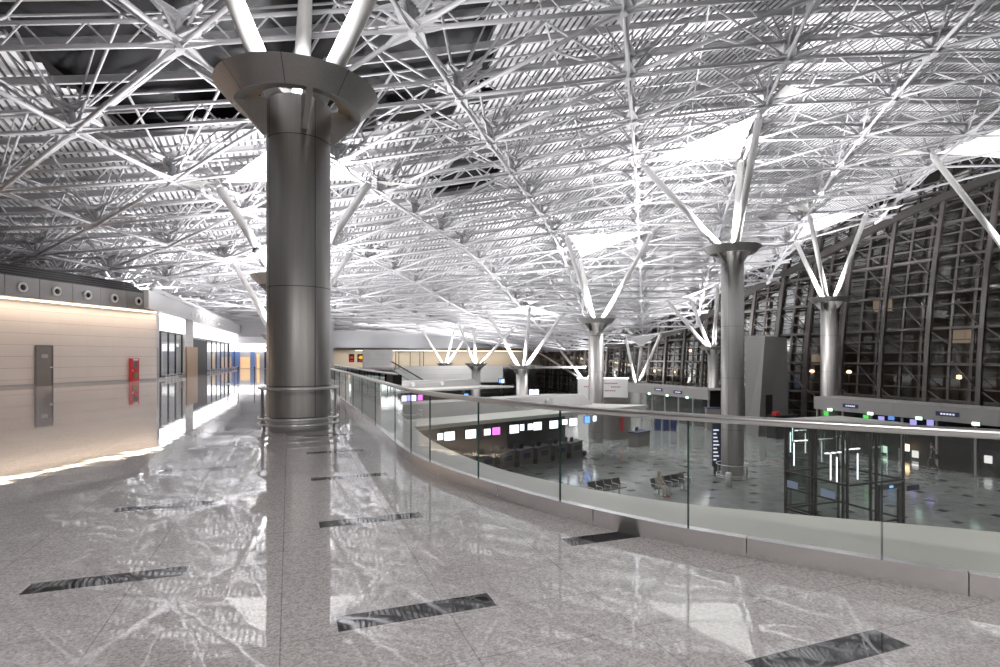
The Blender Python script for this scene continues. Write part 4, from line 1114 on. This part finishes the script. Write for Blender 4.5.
# ---------------------------------------------------------------- people
def skin_obj(name, pts, edges, rads, m, parent, sub=2):
    me = bpy.data.meshes.new(name); me.from_pydata([tuple(p) for p in pts], edges, []); me.materials.append(M_[m])
    o = bpy.data.objects.new(name, me); COL.objects.link(o); o.parent = parent
    sk = o.modifiers.new('Skin', 'SKIN'); ss = o.modifiers.new('Sub', 'SUBSURF'); ss.levels = sub; ss.render_levels = sub
    for i, r in enumerate(rads):
        rr = r if isinstance(r, tuple) else (r, r); me.skin_vertices[0].data[i].radius = rr
    me.skin_vertices[0].data[0].use_root = True
    sk.use_smooth_shade = True
    return o
def person(loc, rz, label, pose, top, legs, hair, bag=False):
    t = thing('person', label, 'person', loc, rz)
    if pose == 'walk':
        J = dict(pel=(0, 0, .95), wai=(0, .01, 1.12), che=(0, .02, 1.32), nec=(0, .0, 1.50), hea=(0, -.02, 1.62), crn=(0, -.01, 1.73),
                 hl=(.10, 0, .92), kl=(.11, -.16, .52), al=(.11, -.12, .09), tl=(.12, -.30, .04), hr=(-.10, 0, .92), kr=(-.11, .05, .50), ar=(-.11, .26, .12), tr=(-.12, .10, .03),
                 sl=(.19, .02, 1.42), el=(.25, .08, 1.14), wl=(.25, -.02, .90), fl=(.25, -.05, .80), sr=(-.19, .02, 1.42), er=(-.26, .0, 1.14), wr=(-.25, -.10, .92), fr=(-.25, -.13, .82))
    else:
        J = dict(pel=(0, 0, .53), wai=(0, .06, .70), che=(0, .06, .92), nec=(0, .01, 1.10), hea=(0, -.05, 1.20), crn=(0, -.05, 1.32),
                 hl=(.10, -.04, .53), kl=(.12, -.46, .50), al=(.12, -.50, .09), tl=(.13, -.68, .04), hr=(-.10, -.04, .53), kr=(-.13, -.45, .50), ar=(-.13, -.42, .09), tr=(-.14, -.60, .04),
                 sl=(.18, .04, 1.02), el=(.23, -.06, .76), wl=(.12, -.30, .66), fl=(.08, -.38, .64), sr=(-.18, .04, 1.02), er=(-.23, -.06, .76), wr=(-.12, -.30, .66), fr=(-.08, -.38, .64))
    K = list(J); E = [('pel','wai'),('wai','che'),('che','nec'),('nec','hea'),('hea','crn'),('pel','hl'),('hl','kl'),('kl','al'),('al','tl'),('pel','hr'),('hr','kr'),('kr','ar'),('ar','tr'),('che','sl'),('sl','el'),('el','wl'),('wl','fl'),('che','sr'),('sr','er'),('er','wr'),('wr','fr')]
    R = dict(pel=(.14,.10), wai=(.13,.09), che=(.16,.11), nec=.055, hea=.10, crn=.075, hl=.085, kl=.06, al=.042, tl=.038, hr=.085, kr=.06, ar=.042, tr=.038, sl=.062, el=.045, wl=.032, fl=.03, sr=.062, er=.045, wr=.032, fr=.03)
    skin_obj('body', [J[k] for k in K], [(K.index(a), K.index(b)) for a, b in E], [R[k] for k in K], 'skin', t)
    def sub(name, keys, ed, gain, m, ends={}):
        pts = [Vector(J[k]) for k in keys]; rr = []
        for k in keys:
            r = R[k]; r = r if isinstance(r, tuple) else (r, r); rr.append((r[0]+gain, r[1]+gain))
        for k, (to, f) in ends.items(): pts[keys.index(k)] = Vector(J[k]).lerp(Vector(J[to]), f)
        skin_obj(name, pts, [(keys.index(a), keys.index(b)) for a, b in ed], rr, m, t)
    sub('jacket', ['che','wai','pel','nec','sl','el','wl','sr','er','wr'], [('che','wai'),('wai','pel'),('che','nec'),('che','sl'),('sl','el'),('el','wl'),('che','sr'),('sr','er'),('er','wr')], .022, top, {'nec': ('che', .35)})
    sub('trousers', ['pel','hl','kl','al','hr','kr','ar'], [('pel','hl'),('hl','kl'),('kl','al'),('pel','hr'),('hr','kr'),('kr','ar')], .02, legs)
    hd = Vector(J['hea']); 
    m = MB()
    prof = [(0, .135), (.06, .125), (.105, .07), (.115, .0), (.10, -.05)]
    m.lathe(prof, hd+Vector((0, .02, .05)), 16); m.build('hair', hair, t, local=True)
    for s in (-1, 1):
        a = Vector(J['al' if s > 0 else 'ar']); b = Vector(J['tl' if s > 0 else 'tr'])
        MB().tube(a-Vector((0, -.05, .04)), b+Vector((0, 0, .01)), .055, 10, .045).build('shoe', 'black' if pose == 'walk' else 'cloth_pink', t, local=True)
    return t
p = pZ(932, 470, ZL); p = Vector((min(p.x, 40.5), p.y, ZL))
w_ = person(p, math.radians(200), 'person in dark clothes walking beside the vestibule glass at the right', 'walk', 'cloth_dark', 'cloth_dark', 'hair')
b_ = thing('shoulder_bag', 'black shoulder bag carried by the person in dark clothes', 'bag', (p.x+.32, p.y-.05, ZL+.75))
MB().prism([(-.07, -.2), (.07, -.2), (.09, .2), (-.09, .2)], 0, .32).build('bag_body', 'black', b_, local=True)
MB().path([(0, -.17, .3), (-.1, -.1, .62), (-.1, .05, .62), (0, .17, .3)], .015, 6).build('strap', 'black', b_, local=True)
q = bnp+Vector((math.cos(math.radians(16)), math.sin(math.radians(16)), 0))*(-1.2)
person((q.x, q.y-.02, ZL), math.radians(16), 'person in pale top and pink shoes seated at the left end of the bench', 'sit', 'cloth_pale', 'cloth_pale', 'blonde')
# small black camera-like box, unlit, on a strut behind the near column
p = hit_roof(217, 184); q = pY(256.5, 250, 26.2)
t = thing('fixture', 'small black fixture hanging left of the near column below a white strut', 'lamp', q)
MB().lathe([(0, .1), (.16, .1), (.2, -.12), (.17, -.12)], q, 16).build('box_body', 'black', t); MB().tube(q+Vector((0, 0, .1)), q+Vector((.1, 0, .5)), .03, 6).build('arm', 'dark', t)

# ---------------------------------------------------------------- lights
def spot(x, y, z, e, col=(.985, .975, 1), ang=165, r=.25, tgt=(0, 0, 1)):  # serves the capital uplights and the added fill lamps
    l = bpy.data.lights.new('uplight_and_fill', 'SPOT'); l.energy = e; l.color = col; l.spot_size = math.radians(ang); l.spot_blend = .6; l.shadow_soft_size = r
    o = bpy.data.objects.new('uplight_and_fill', l); COL.objects.link(o); o.location = (x, y, z)
    o.rotation_euler = Vector((0, 0, -1)).rotation_difference(Vector(tgt).normalized()).to_euler(); return o
def area(x, y, z, sx, sy, e, col=(1, 1, 1), rot=(0, 0, 0)):
    l = bpy.data.lights.new('area_lamp', 'AREA'); l.shape = 'RECTANGLE'; l.size = sx; l.size_y = sy; l.energy = e; l.color = col
    o = bpy.data.objects.new('area_lamp', l); COL.objects.link(o); o.location = (x, y, z); o.rotation_euler = rot; return o
UPW = 8500
for (x, y, z, pw) in LAMPS: spot(x, y, z, UPW*pw)
# unseen floods added around shop roofs and canopies to brighten the vault
for (b, a, z, e) in ((-11, 52, 6.3, 2200), (-11, 66, 6.3, 2200), (-10, 80, 6.3, 2000), (14, 88, 3.0, 2600), (26, 92, 1.2, 2600), (36, 98, 1.0, 1800), (12, 44, -1.0, 3200), (10, 70, -1.0, 3200)):
    spot(b, a, z, e)
# cove light over the beige wall
c = Vector(Wb)+nW*.45+dW*(FL*.5)
area(c.x, c.y, 4.66, FL, .3, 500, (1, .78, .60), (0, 0, math.atan2(dW.y, dW.x)))
m = MB(); m.wallseg(tuple(Vector(Wb)+nW*.30), tuple(Vector(W1)+nW*.30-dW*.4), 4.60, 4.66, .12)
tag(m.build('cove_light', 'warm'), 'warm strip light tucked under the grey fascia above the beige wall', 'light')
area(26, 109.5, 2.9, 36, 1.5, 900, (1, .78, .5))
tag(MB().box((12, 110.8, 2.8), (48, 111.1, 2.9)).build('cove_light', 'warm'), 'warm strip light under the dark soffit on the far wall', 'light')
for bb in (12, 22, 32, 42): spot(bb, 106.5, 3.45, 700, tgt=(0, .8, 1))  # unseen lamps added on the soffit to brighten the far wall
# unseen downlights added under the roof as fill for walkway and hall
for (b, a, z, e) in ((-4, -5, 12.0, 2200), (8, -7, 13.0, 2200), (20, -4, 13, 2500), (38, 36, 13, 2600), (16, 46, 10, 3500), (15, 66, 6.6, 2600), (35, 60, 6.5, 2200), (25, 84, 5.6, 2400), (33, 44, 10.5, 2400)):
    spot(b, a, z, e, (1, .98, .96), 150, .5, (0, 0, -1))

# ---------------------------------------------------------------- world, camera
W = bpy.data.worlds.new('night'); SC.world = W; W.use_nodes = True
W.node_tree.nodes['Background'].inputs[0].default_value = (.05, .045, .045, 1); W.node_tree.nodes['Background'].inputs[1].default_value = .35
cam = bpy.data.cameras.new('camera'); co = bpy.data.objects.new('camera', cam); COL.objects.link(co)
cam.sensor_width = 36; cam.lens = F/1000*36; cam.shift_y = (HZ-333.5)/1000; cam.clip_end = 500
co.location = (0, 0, EYE); co.rotation_euler = (math.radians(90), 0, -YAW)
SC.camera = co
SC.view_settings.view_transform = 'Standard'; SC.view_settings.look = 'None'; SC.view_settings.exposure = .38; SC.view_settings.gamma = 1.18
SC.cycles.max_bounces = 10; SC.cycles.transparent_max_bounces = 16; SC.cycles.caustics_reflective = False; SC.cycles.caustics_refractive = False
SC.cycles.sample_clamp_indirect = 6
